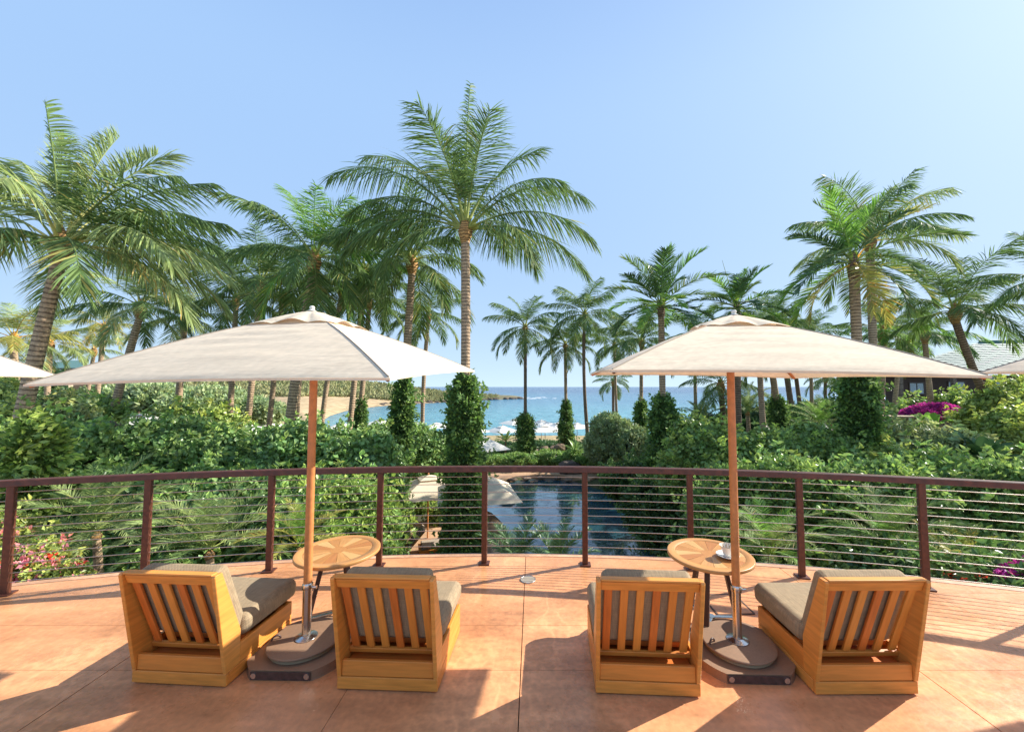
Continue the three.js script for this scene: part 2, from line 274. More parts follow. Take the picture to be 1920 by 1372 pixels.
// ---------------------------------------------------------------- palms
function frondGeo({ L = 3, t0 = 50, t1 = -30, leaf = 0.75, n = 62, w = 0.034, hang = 0.7, seed = 1, vee = 0.25, stem = 1, bare = 0.14, dry = 0, rib = [3.0, 2.0, 2.0] }) {
  const R = rng(seed), P = [], K = [], I = [], N = 40, path = [], tan = [];
  let x = 0, y = 0, zz = 0; const sway = (R() - 0.5) * 0.7;
  for (let i = 0; i <= N; i++) {
    const s = i / N, a = (t0 + (t1 - t0) * Math.pow(s, 1.25)) * D2R, b = sway * s * s;
    path.push(V(x, y, zz)); tan.push(V(Math.cos(a) * Math.cos(b), Math.sin(a), Math.cos(a) * Math.sin(b)));
    x += tan[i].x * L / N; y += tan[i].y * L / N; zz += tan[i].z * L / N;
  }
  const push = (v, c) => { P.push(v.x, v.y, v.z); K.push(...c); return P.length / 3 - 1; };
  let ring = null;
  for (let i = 0; i <= N; i += 4) {   // midrib
    const s = i / N, r = (0.03 * stem * (1 - 0.86 * s) + 0.03 * Math.exp(-s * 16)) * (L / 3), T = tan[i], side = V(0, 0, 1).addScaledVector(T, -T.z).normalize(), up = V().crossVectors(side, T), c = [lerp(rib[0], 1.25, Math.sqrt(s)), lerp(rib[1], 1.25, Math.sqrt(s)), lerp(rib[2], 1.1, s)];
    const cur = [push(path[i].clone().addScaledVector(side, r), c), push(path[i].clone().addScaledVector(up, r * 0.6), c), push(path[i].clone().addScaledVector(side, -r), c), push(path[i].clone().addScaledVector(up, -r * 0.9), c)];
    if (ring) for (let k = 0; k < 4; k++) { const m = (k + 1) % 4; I.push(ring[k], ring[m], cur[k], ring[m], cur[m], cur[k]); }
    ring = cur;
  }
  for (let i = 0; i < n; i++) for (const sg of [-1, 1]) {
    if (R() < 0.035) continue;
    const s = bare + (1 - bare) * (i + R() * 0.7) / n, f = Math.min(N - 0.01, s * N), k0 = Math.floor(f), p = path[k0].clone().lerp(path[k0 + 1], f - k0), T = tan[k0];
    const side = V(0, 0, sg).addScaledVector(T, -T.z * sg).normalize(), up = V().crossVectors(V(0, 0, 1), T).normalize(), al = lerp(30, 68, s * s) * D2R + (R() - 0.5) * 0.3;
    const dir = side.clone().multiplyScalar(Math.cos(al)).addScaledVector(T, Math.sin(al)).addScaledVector(up, vee + (R() - 0.5) * 0.3).normalize(), g0 = hang * lerp(0.55, 1.35, R()) * (0.22 + 0.78 * (1 - Math.abs(T.y)));
    dir.y -= g0; dir.normalize(); const twist = (R() - 0.5) * 1.7;
    const len = leaf * (0.42 + 0.62 * Math.sin(Math.PI * Math.pow(clamp((s - bare) / (1 - bare), 0, 1), 0.72) * 0.93 + 0.12)) * lerp(0.85, 1.12, R()), h = 0.10 + 0.12 * hang * R();
    const t = lerp(0.6, 1.35, R()), br = dry && R() < dry * 0.5 ? [2.0, 1.2, 1.1] : [1, 1, 1], c = [t * br[0], t * br[1], t * br[2] * lerp(0.8, 1.2, R())]; let prev = null;
    for (let k = 0; k < 5; k++) {
      const W = T.clone().addScaledVector(dir, -T.dot(dir)).normalize().applyAxisAngle(dir, twist), hw = w * [0.3, 0.5, 0.46, 0.3, 0][k];
      const cur = k < 4 ? [push(p.clone().addScaledVector(W, hw), c), push(p.clone().addScaledVector(W, -hw), c)] : [push(p, [c[0] * 1.25, c[1] * 1.08, c[2]])];
      if (prev) { I.push(prev[0], prev[1], cur[0]); if (cur[1] !== undefined) I.push(prev[1], cur[1], cur[0]); }
      prev = cur; p.addScaledVector(dir, len / 4); dir.y -= h * (0.5 + 0.35 * k); dir.normalize();
    }
  }
  const g = new THREE.BufferGeometry(); g.setAttribute('position', new THREE.Float32BufferAttribute(P, 3)); g.setAttribute('color', new THREE.Float32BufferAttribute(K, 3)); g.setIndex(I); g.computeVertexNormals(); return g;
}
function trunkGeo(from, to, r0, r1, bend, rings) {
  const mid = from.clone().lerp(to, 0.5).add(bend), cv = new THREE.QuadraticBezierCurve3(from, mid, to), L = cv.getLength(), n = Math.max(16, Math.min(260, Math.round(L / rings) * 2)), rad = 12;
  return sheet(rad, n, (u, v) => {
    const p = cv.getPoint(v), t = cv.getTangent(v), X = V(1, 0, 0).addScaledVector(t, -t.x).normalize(), Y = V().crossVectors(t, X), flare = 1 + 0.5 * Math.exp(-v * L / 0.35), bump = Math.round(v * n) % 2 ? 1.0 : 0.972 + 0.02 * Math.sin(v * 91);
    const r = lerp(r0, r1, v) * flare * bump * (1 + 0.05 * Math.sin(u * 12.566 + v * 9)), a = u * 6.28318;
    return [p.x + (X.x * Math.cos(a) + Y.x * Math.sin(a)) * r, p.y + (X.y * Math.cos(a) + Y.y * Math.sin(a)) * r, p.z + (X.z * Math.cos(a) + Y.z * Math.sin(a)) * r, u * 1, v * L * 0.9];
  });
}
const pool = {};   // fronds shared by the palms farther off, by kind
function sharedFrond(kind, t0, L) {
  const step = Math.round(t0 / 14), seedV = Math.abs(step * 7 + Math.round(L * 10)) % 3, key = kind + step + '_' + seedV;
  if (!pool[key]) {
    const e = step * 14, base = { coco: { L: 3, leaf: 0.9, hang: 1.0, n: 74, w: 0.032, bare: 0.17 }, stiff: { L: 2.5, leaf: 0.62, hang: 0.2, n: 60, w: 0.038, vee: 0.35 }, date: { L: 1.3, leaf: 0.26, hang: 0.12, n: 66, w: 0.012, vee: 0.3, stem: 0.6, rib: [1.5, 1.35, 1.1] } }[kind];
    pool[key] = { g: frondGeo({ ...base, t0: e, t1: kind === 'date' ? e - 62 : e - lerp(78, 48, clamp(e / 80, 0, 1)) * (kind === 'stiff' ? 0.85 : 1), seed: 900 + step * 13 + seedV * 101, dry: e < 0 ? 0.25 : 0.04 }), L: base.L };
  }
  return pool[key];
}
function palm(label, o) {
  const R = rng(o.seed ?? Math.round(o.hub[0] * 7 + o.hub[1])), d = o.d, top = at(o.hub[0], o.hub[1], d), foot = at(o.base[0], o.base[1], o.db ?? d), dir = top.clone().sub(foot), ground = o.ground ?? Math.min(foot.y, groundY(foot.x, -foot.z));
  if (foot.y > ground + 0.05) foot.addScaledVector(dir, (ground - foot.y) / dir.y);   // the trunk goes on down behind the shrubs to the soil
  foot.y -= 0.1;
  const t = thing(o.name ?? 'palm_tree', label, 'palm tree', foot, 0, o.group), h = top.clone().sub(foot), s = d / FOCAL, r1 = o.r ?? 0.12;
  const bend = V((o.bend ?? 0) * s * 40, 0, 0), trunk = trunkGeo(V(0, 0, 0), h, r1 * 1.25, r1, bend, d < 16 ? 0.09 : 0.2);
  part('trunk', trunk, o.dark ? M.barkDark : M.bark, t);
  const hk = o.husk ?? 1.9;   // bulge of old leaf bases under the crown
  const hg = new THREE.LatheGeometry([[r1 * 0.95, -0.05], [r1 * 1.2, 0.10], [r1 * hk * 0.86, 0.34], [r1 * hk * 0.74, 0.50], [r1 * 0.75, 0.7], [0.02, 0.85]].map(([a, b]) => new THREE.Vector2(a, b * (o.huskH ?? 1) * (r1 / 0.13))), 12), hp = hg.attributes.position;
  for (let i = 0; i < hp.count; i++) { const a = Math.atan2(hp.getZ(i), hp.getX(i)), k = 1 + 0.16 * Math.sin(a * 5 + hp.getY(i) * 6) * (hp.getY(i) > 0.05 ? 1 : 0); hp.setX(i, hp.getX(i) * k); hp.setZ(i, hp.getZ(i) * k); }
  hg.computeVertexNormals();
  part('leaf_bases', hg, o.kind === 'stiff' ? M.barkDark : M.husk, t, [h.x, h.y - 0.1, h.z]);
  const mat = o.mat ?? M.frond, hubY = h.y + 0.32 * (o.huskH ?? 1) * (r1 / 0.13);
  if (o.fronds) o.fronds.forEach(([az, t0, t1, L, dry], i) => {
    const g = frondGeo({ L, t0, t1, leaf: (o.leaf ?? 0.8) * (t0 > 72 ? 0.6 : 1), hang: o.hang ?? 0.78, n: o.n ?? 92, w: o.w ?? 0.026, bare: 0.19, seed: Math.round(o.hub[0]) + i * 17, dry: dry ?? 0.05, vee: t0 > 72 ? 1.0 : 0.22, stem: 1.1 });
    part('frond', g, o.mats ? o.mats[i % o.mats.length] : mat, t, [h.x + Math.cos(az * D2R) * r1 * 0.7, hubY + (t0 > 60 ? 0.2 : 0), h.z - Math.sin(az * D2R) * r1 * 0.7], [0, az * D2R, 0]);
  });
  else {
    const n = o.n ?? 22;
    for (let i = 0; i < n; i++) {
      const a = i / (n - 1), t0 = lerp(86, o.low ?? -22, Math.pow(a, 0.9)) + (R() - 0.5) * 16, az = (i * 137.5 + R() * 26 + (o.turn ?? 0)) * D2R, L = o.L * lerp(0.86, 1.08, R()) * (a < 0.12 ? 0.86 : 1), f = sharedFrond(o.kind ?? 'coco', t0, L * 3 + i);
      const m = part('frond', f.g, o.mats ? o.mats[Math.floor(R() * o.mats.length)] : mat, t, [h.x + Math.cos(az) * r1 * 0.6, hubY + (1 - a) * 0.25 * r1 / 0.13, h.z - Math.sin(az) * r1 * 0.6], [0, az, 0]); m.scale.setScalar(L / f.L);
    }
  }
  if (o.spear) part('spear_leaf', rod(V(h.x, hubY, h.z), V(h.x + o.spear[0] * s, hubY + o.spear[1] * s, h.z), 0.03, 0.006, 6), M.frondGrey, t);
  if (o.ivy) {   // creeper up the trunk: [top row px, half width px at the top, half width px low down]
    const yTop = at(o.hub[0], o.ivy[0], d).y - foot.y, cv = new THREE.QuadraticBezierCurve3(V(0, 0, 0), h.clone().multiplyScalar(0.5).add(bend), h), list = [], n = o.ivy[3] ?? 1500;
    for (let i = 0; i < n; i++) {
      const y = yTop * Math.pow(R(), 0.9) * (R() < 0.03 ? 1.06 : 1), k = y / yTop, p = cv.getPoint(clamp(y / h.y, 0, 1)), a = R() * 6.283, lump = (1 + 0.85 * fbm(Math.cos(a) * 1.4, y * 0.8, Math.sin(a) * 1.4 + d, 4)) * (R() < 0.22 ? 1 + 0.55 * R() * R() : 1), taper = Math.min(1, (1 - k) * 5 + 0.42);
      const r = lerp(o.ivy[2], o.ivy[1], k * k) * s * lump * taper * (1 - 0.3 * R() * R()) + r1 * 0.4, c = V(Math.cos(a), 0, Math.sin(a));
      list.push([V(p.x + c.x * r, y, p.z + c.z * r), c.clone().add(V(0, -0.35 + R() * 0.9, 0)).add(V(R() - 0.5, 0, R() - 0.5)).normalize(), lerp(0.8, 1.35, R()) * (o.ivySize ?? 1), lerp(0.7, 1.25, R())]);
    }
    part('ivy_stems', sheet(12, 24, (u, v) => { const y = v * yTop * 0.97, p = cv.getPoint(clamp(y / h.y, 0, 1)), a = u * 6.2832, r = lerp(o.ivy[2], o.ivy[1], v * v) * s * 0.72 * Math.min(1, (1 - v) * 5 + 0.3) * (1 + 0.4 * fbm(Math.cos(a) * 1.2, y * 0.55, Math.sin(a) * 1.2 + d, 2)) + r1 * 0.3; return [p.x + Math.cos(a) * r, y, p.z + Math.sin(a) * r]; }), M.twig, t);
    scatter('ivy', SP.ivy, o.ivyMat ?? M.ivy, list, t, 'stuff');
    scatter('ivy_shoots', SP.shoot, o.ivyMat ?? M.ivy, list.filter((_, i) => i % 22 === 0).map(([p, up, k, c]) => [p, up.clone().add(V(0, -0.7 + 1.1 * R(), 0)).normalize(), k * 0.9, c]), t, 'stuff');
  }
  return t;
}

// ---------------------------------------------------------------- the setting
const SEA = -8.2, TERRACE = -3.85;
function groundY(x, d) {
  const a = x / Math.max(d, 1);
  let y = TERRACE - 2.6 * smooth(d, 33, 62);
  y = lerp(y, SEA - 2.5, smooth(d, 66, 88) * (1 - smooth(-a, 0.5, 0.62)));
  y = lerp(y, -7.4, smooth(d, 88, 130) * smooth(-a, 0.5, 0.62));
  const right = smooth(a, 0.42, 0.92) * (1 - smooth(d, 46, 75)), left = smooth(-a, 0.95, 1.25) * smooth(d, 12, 22) * (1 - smooth(d, 55, 90));
  y = lerp(y, -0.9, right * smooth(d, 8, 20)); y = lerp(y, -0.3, left);
  return y + 0.25 * fbm(x * 0.2, d * 0.2, 0.4, 2);
}
// pool outline, on the terrace level
const poolPts = [[888, 945], [905, 922], [930, 907], [965, 898], [1010, 894], [1050, 895], [1080, 900], [1110, 910], [1180, 928], [1290, 960], [1420, 1040], [1500, 1150], [1250, 1260], [1000, 1260], [870, 1230], [850, 1120], [925, 1040], [905, 1000], [878, 965]].map(([x, y]) => onLevel(x, y, TERRACE));
{
  const g = sheet(150, 130, (u, v) => { const d = 4.6 + 150 * Math.pow(v, 1.7), x = (u - 0.5) * 2 * (18 + d * 1.75); let y = groundY(x, d); if (inPool(x, -d)) y -= 1.2; return [x, y, -d, x, d]; }), p = g.attributes.position, col = [];
  for (let i = 0; i < p.count; i++) { const x = p.getX(i), d = -p.getZ(i), k = 1 + 0.5 * fbm(x * 0.3, d * 0.3, 2.2, 3), s = smooth(d, 50, 62) * (1 - 0.9 * smooth(x / d, 0.35, 0.5)); col.push(lerp(k, 5.6, s), lerp(k, 4.2, s), lerp(k * 0.9, 5.2, s)); }
  g.setAttribute('color', new THREE.Float32BufferAttribute(col, 3)); struct('ground', g, M.soil);
  function inPool(x, z) { let c = false; for (let i = 0, j = poolPts.length - 1; i < poolPts.length; j = i++) { const a = poolPts[i], b = poolPts[j]; if ((a.z > z) !== (b.z > z) && x < (b.x - a.x) * (z - a.z) / (b.z - a.z) + a.x) c = !c; } return c; }
  const s = new THREE.Shape(new THREE.SplineCurve(poolPts.map((p) => new THREE.Vector2(p.x, -p.z))).getPoints(120)), wg = new THREE.ShapeGeometry(s); wg.rotateX(-Math.PI / 2); planar(wg, 1);
  struct('pool_water', wg.translate(0, TERRACE - 0.12, 0), M.pool);
  // sand coloured terrace round the far and the near left end of the pool
  const ring = (pts, name) => { const q = new THREE.Shape(pts.map(([x, y]) => { const p = onLevel(x, y, TERRACE); return new THREE.Vector2(p.x, -p.z); })), h = new THREE.ExtrudeGeometry(q, { depth: 0.5, bevelEnabled: true, bevelSize: 0.05, bevelThickness: 0.03, bevelSegments: 1 }); h.rotateX(-Math.PI / 2); struct(name, planar(h, 1).translate(0, TERRACE - 0.42, 0), M.terrace); };
  ring([[862, 905], [880, 882], [905, 868], [1000, 866], [1110, 868], [1140, 885], [1105, 902], [1078, 897], [1050, 892], [1010, 891], [965, 895], [935, 903], [905, 918], [885, 940]], 'pool_deck');
  ring([[770, 1090], [760, 990], [870, 960], [880, 985], [905, 1005], [925, 1045], [850, 1120]], 'pool_path');
}
// the sea
{
  const g = sheet(90, 120, (u, v) => { const d = 60 * Math.pow(600, v), a = lerp(-1.25, 1.25, u) * 1.25; return [Math.tan(a * 0.9) * d * 0.9, SEA, -d]; }), p = g.attributes.position, col = [];
  for (let i = 0; i < p.count; i++) { const x = p.getX(i), d = -p.getZ(i), shore = smooth(d, 70, 300) , k = smooth(d, 220, 900), n = fbm(x * 0.012, d * 0.01, 3.1, 3) * 0.3; const c = [[0.10, 0.30, 0.33], [0.045, 0.17, 0.25], [0.02, 0.075, 0.16]]; for (let j = 0; j < 3; j++) col.push(lerp(lerp(c[0][j], c[1][j], clamp(shore + n, 0, 1)), c[2][j], k)); }
  g.setAttribute('color', new THREE.Float32BufferAttribute(col, 3)); struct('sea', g, M.sea);
}
// headland: from the shore line up to the ridge
const shoreLow = [[-500, 830], [-200, 815], [150, 800], [480, 790], [560, 806], [592, 812], [600, 792], [618, 780], [650, 770], [700, 763], [760, 757.5], [832, 754.5], [900, 750.5], [960, 748.2], [978, 747.6]];
const ridge = [[-500, 696, 420], [-200, 700, 460], [150, 708, 520], [300, 713, 560], [420, 711, 560], [500, 711, 540], [560, 712, 520], [600, 714, 500], [640, 716, 480], [700, 720, 450], [760, 727, 420], [832, 734, 400], [900, 739, 380], [955, 741.5, 352], [978, 746.5, 335]];
function along(list, t) { const k = clamp(t, 0, 0.99999) * (list.length - 1), i = Math.floor(k), f = k - i; return list[i].map((v, j) => lerp(v, list[i + 1][j], f)); }
function headland(t, v) {
  const lo = along(shoreLow, t), hi = along(ridge, t), a = onLevel(lo[0], lo[1], SEA), b = at(hi[0], hi[1], hi[2]), e = v * v * (3 - 2 * v), p = a.clone().lerp(b, v);
  p.y = lerp(SEA - 0.05, b.y, Math.pow(v, 0.75)) + 1.2 * fbm(p.x * 0.04, p.z * 0.04, 1.1, 4) * Math.sin(Math.PI * Math.min(1, v * 1.02)); return p;
}
{
  struct('headland', sheet(150, 40, (u, v) => { const p = headland(u, v); return [p.x, p.y, p.z, p.x, -p.z]; }), M.hill);
  const back = sheet(60, 4, (u, v) => { const h = along(ridge, u), p = at(h[0], h[1], h[2]); return [p.x * (1 + v * 0.4), lerp(p.y, SEA - 0.5, v), p.z * (1 + v * 0.4), p.x, v * 50]; }); struct('far_slope', back, M.hill);
  const bs = sheet(60, 6, (u, v) => { const t = lerp(0.30, 0.78, u), wdt = lerp(0.0, 0.17, v) * (1 - smooth(u, 0.55, 1)) + lerp(0, 0.03, v), p = headland(t, wdt); return [p.x, Math.max(p.y, SEA) + 0.06 + v * 0.1, p.z, p.x, -p.z]; }); struct('beach', bs, M.sand);
  const R = rng(77), list = [];
  for (let i = 0; i < 15000; i++) { const t = R() * 0.9, v = 0.03 + 0.97 * Math.pow(R(), 1.2); if (t > 0.3 && t < 0.78 && v < 0.15 * (1 - smooth(t, 0.55, 0.78)) + 0.03) continue; if (t > 0.68 && R() < 0.82 * smooth(t, 0.66, 0.86)) continue; const p = headland(t, v), d = -p.z; list.push([p, V((R() - 0.5) * 0.6, 1, (R() - 0.5) * 0.6).normalize(), lerp(3.5, 9, R()) * lerp(1, 0.42, smooth(t, 0.55, 0.9)) * lerp(0.45, 1, smooth(d, 80, 380)), lerp(0.82, 1.2, R())]); }
  const sc = scatter('scrub_woodland', SP.clump, M.scrub, list, scene, 'stuff'); tag(sc, 'olive green scrub trees covering the low headland across the bay', 'scrub');
  const pts = []; for (let i = 0; i < 90; i++) { const t = lerp(0.66, 1, R()), p = headland(t, 0.01 + R() * 0.05); pts.push(boulder(lerp(0.8, 2.6, R()), i * 1.7, 0.55).translate(p.x, SEA + 0.2, p.z)); }
  tag(struct('shore_rocks', mergeGeometries(pts), M.lava), 'dark lava rocks along the far shore', 'rocks').userData.kind = 'stuff';
  const fp = []; for (let i = 0; i < 26; i++) { const x = lerp(965, 1042, Math.pow(R(), 0.8)), q = onLevel(x, lerp(744.5, 748, R()), SEA); fp.push(boulder(lerp(0.7, 2.4, R()) * (1 - (x - 965) / 110), 40 + i, 0.14).scale(2.6, 1, 1).translate(q.x, SEA + 0.05, q.z)); }
  struct('surf', mergeGeometries(fp), M.foam);
}
// ---------------------------------------------------------------- the terrace deck
const ARC = { x: -0.36, z: 11.128, R: 15.486, post: 15.25 };
const arcPt = (deg, r, y = 0) => V(ARC.x + r * Math.sin(deg * D2R), y, ARC.z - r * Math.cos(deg * D2R));
{
  const disc = []; for (let a = -62; a <= 62; a += 1) { const p = arcPt(a, ARC.R - 0.07); disc.push([p.x, p.z]); }
  const clip = (poly, f) => { const o = []; poly.forEach((p, i) => { const q = poly[(i + 1) % poly.length], a = f(p), b = f(q); if (a >= 0) o.push(p); if ((a >= 0) !== (b >= 0)) { const t = a / (a - b); o.push([lerp(p[0], q[0], t), lerp(p[1], q[1], t)]); } }); return o; };
  const cell = (x0, x1, z0, z1) => { let c = [...disc, [16, 3.6], [-16, 3.6]]; c = clip(c, (p) => p[0] - x0); c = clip(c, (p) => x1 - p[0]); c = clip(c, (p) => p[1] - z0); c = clip(c, (p) => z1 - p[1]); return c; };
  const solid = (pts, d, bv) => { const s = new THREE.Shape(pts.map(([x, z]) => new THREE.Vector2(x, -z))), g = new THREE.ExtrudeGeometry(s, { depth: d, bevelEnabled: bv > 0, bevelSize: -bv, bevelThickness: bv, bevelSegments: 1, bevelOffset: 0, curveSegments: 1 }); g.rotateX(-Math.PI / 2); return planar(g, 1); };
  const deck = struct('deck', solid(cell(-12, 12, -6, 3.5), 0.25, 0).translate(0, -0.297, 0), M.grout);
  const rows = [-5.2, -4.02, -3.55, -3.08, -2.61, -2.06, -1.5, -0.6, 0.4, 1.4, 2.4, 3.4], main = [-10.6, -7.95, -5.33, -2.70, -0.08, 2.45, 5.1, 7.8, 10.5], R = rng(5);
  for (let j = 0; j < rows.length - 1; j++) for (let i = 0; i < main.length - 1; i++) {
    const cut = [main[i], main[i + 1]]; if ((i + j) % 2) cut.splice(1, 0, lerp(main[i], main[i + 1], lerp(0.35, 0.68, R())));
    for (let k = 0; k < cut.length - 1; k++) {
      const gx0 = k === 0 ? 0.0028 : 0.0014, gx1 = k === cut.length - 2 ? 0.0028 : 0.0014, c = cell(cut[k] + gx0, cut[k + 1] - gx1, rows[j] + 0.0012, rows[j + 1] - 0.0012);
      if (c.length > 2 && Math.abs(c.reduce((s, p, q) => { const n = c[(q + 1) % c.length]; return s + p[0] * n[1] - n[0] * p[1]; }, 0)) > 0.02) part('slab', solid(c, 0.044, 0.0015).translate(0, -0.0455, 0), M.slab[Math.floor(R() * 3)], deck);
    }
  }
  // nosing along the curved edge, and the wall below it
  const band = (r0, r1, y0, y1) => { const s = new THREE.Shape(), P = (a, r) => { const p = arcPt(a, r); return [p.x, -p.z]; }; s.moveTo(...P(-62, r0)); for (let a = -62; a <= 62; a++) s.lineTo(...P(a, r1)); for (let a = 62; a >= -62; a--) s.lineTo(...P(a, r0)); const g = new THREE.ExtrudeGeometry(s, { depth: y1 - y0 - 0.01, bevelEnabled: true, bevelSize: 0.004, bevelThickness: 0.005, bevelSegments: 2 }); g.rotateX(-Math.PI / 2); return planar(g, 1).translate(0, y0 + 0.005, 0); };
  part('edge_band', band(ARC.R - 0.062, ARC.R, -0.2, 0.004), M.edge, deck);
  struct('retaining_wall', band(ARC.R - 0.35, ARC.R - 0.08, TERRACE - 1, -0.3), M.concrete);
  const dr = thing('floor_drain', 'small round metal drain cover set in the deck between the two groups of chairs', 'drain', V(-0.05, 0.001, -3.785));
  part('cover', new THREE.CylinderGeometry(0.066, 0.07, 0.006, 32).translate(0, 0.002, 0), std({ color: C(0.55, 0.45, 0.33), metalness: 0.5, roughness: 0.45 }), dr);
  part('rim', new THREE.TorusGeometry(0.07, 0.004, 6, 40).rotateX(Math.PI / 2).translate(0, 0.003, 0), M.steel, dr);
  // two square floor hatches
  for (const [x, z, s, lab, pale] of [[1.60, -3.37, 0.30, 'square floor hatch with thin dark outline beside the table with the cup', 0], [-1.43, -3.27, 0.27, 'pale square floor plate with blue marks behind the left umbrella pole', 1]]) {
    const h = thing('floor_hatch', lab, 'floor hatch', V(x, 0.001, z), 0.05);
    part('rim', mergeGeometries([[s, 0.012, 0, s / 2], [s, 0.012, 0, -s / 2], [0.012, s - 0.014, s / 2, 0], [0.012, s - 0.014, -s / 2, 0]].map(([w, d, px, pz]) => board(w, 0.005, d, 0.001).translate(px, 0.002, pz))), pale ? M.steel : M.trim, h);
    const bl = tiled((u, v) => fbm(u * 6, v * 10, 4.4, 3)), pt = pale ? tex(128, 128, (u, v) => { const b = bl(u, v); return b > 0.16 ? [0.28, 0.45, 0.66] : b < -0.25 ? [0.35, 0.36, 0.36] : [0.80, 0.76, 0.68]; }) : rep(deckTex, 0.4, 0.4);
    const pg = board(s - 0.02, 0.004, s - 0.02, 0.001); if (pale) planar(pg, 3.2);
    part('plate', pg.translate(0, 0.0015, 0), pale ? std({ map: pt, roughness: 0.6 }) : M.slab[1], h);
  }
}
// ---------------------------------------------------------------- railing
{
  const rail = thing('railing', 'curved dark brown metal railing with thin steel cables along the deck edge', 'railing', arcPt(-0.53, ARC.post));
  const o = rail.position, posts = [-31.3, -27.5, -23.7, -19.9, -16.1, -12.35, -8.4, -4.5, -0.53, 3.33, 7.24, 11.0, 14.7, 18.5, 22.3, 26.1, 29.9];
  const pg = board(0.056, 0.93, 0.042, 0.006), fg = board(0.11, 0.012, 0.1, 0.003);
  for (const a of posts) { const p = arcPt(a, ARC.post).sub(o); const q = part('post', pg, M.rail, rail, [p.x, 0.465, p.z], [0, -a * D2R, 0]); part('foot_plate', fg, M.rail, q, [0, -0.458, 0]); }
  const A = posts[0], B = posts[posts.length - 1], n = 160, s = [[-0.036, 0], [-0.030, 0.047], [-0.022, 0.054], [0.022, 0.054], [0.030, 0.047], [0.036, 0], [0.03, -0.004], [-0.03, -0.004], [-0.036, 0]];
  const tg = sheet(8, n, (u, v) => { const [r, y] = s[Math.round(u * 8)], p = arcPt(lerp(A, B, v), ARC.post + r).sub(o); return [p.x, 0.93 + y, p.z, v * 8, u * 0.2]; });
  part('top_rail', tg.toNonIndexed(), M.rail, rail).geometry.computeVertexNormals();
  const cv = new THREE.CatmullRomCurve3(Array.from({ length: 60 }, (_, i) => arcPt(lerp(A, B, i / 59), ARC.post).sub(o)));
  const cg = new THREE.TubeGeometry(cv, 240, 0.0036, 6);
  for (let k = 0; k < 11; k++) part('cable', cg, M.cable, rail, [0, 0.10 + k * 0.0775, 0]);
}
// ---------------------------------------------------------------- chairs
const cushionGeo = (w, h, d, puff, seed) => {
  const g = new RoundedBoxGeometry(w, h, d, 7, Math.min(h, d, w) * 0.36), p = g.attributes.position, n = g.attributes.normal;
  for (let i = 0; i < p.count; i++) {
    const x = p.getX(i) / (w / 2), y = p.getY(i) / (h / 2), z = p.getZ(i) / (d / 2), b = [[1, 1 - x * x, 1 - z * z], [1, 1 - x * x, 1 - y * y]][h < d ? 0 : 1], k = puff * b[1] * b[2] + 0.009 * fbm(p.getX(i) * 7 + seed, p.getY(i) * 9, p.getZ(i) * 7, 3) + 0.005 * fbm(p.getX(i) * 26 + seed, p.getY(i) * 20, p.getZ(i) * 8, 2);
    p.setXYZ(i, p.getX(i) + n.getX(i) * k, p.getY(i) + n.getY(i) * k, p.getZ(i) + n.getZ(i) * k);
  }
  const m = planar(g, 3.2); m.computeVertexNormals(); return m;
};
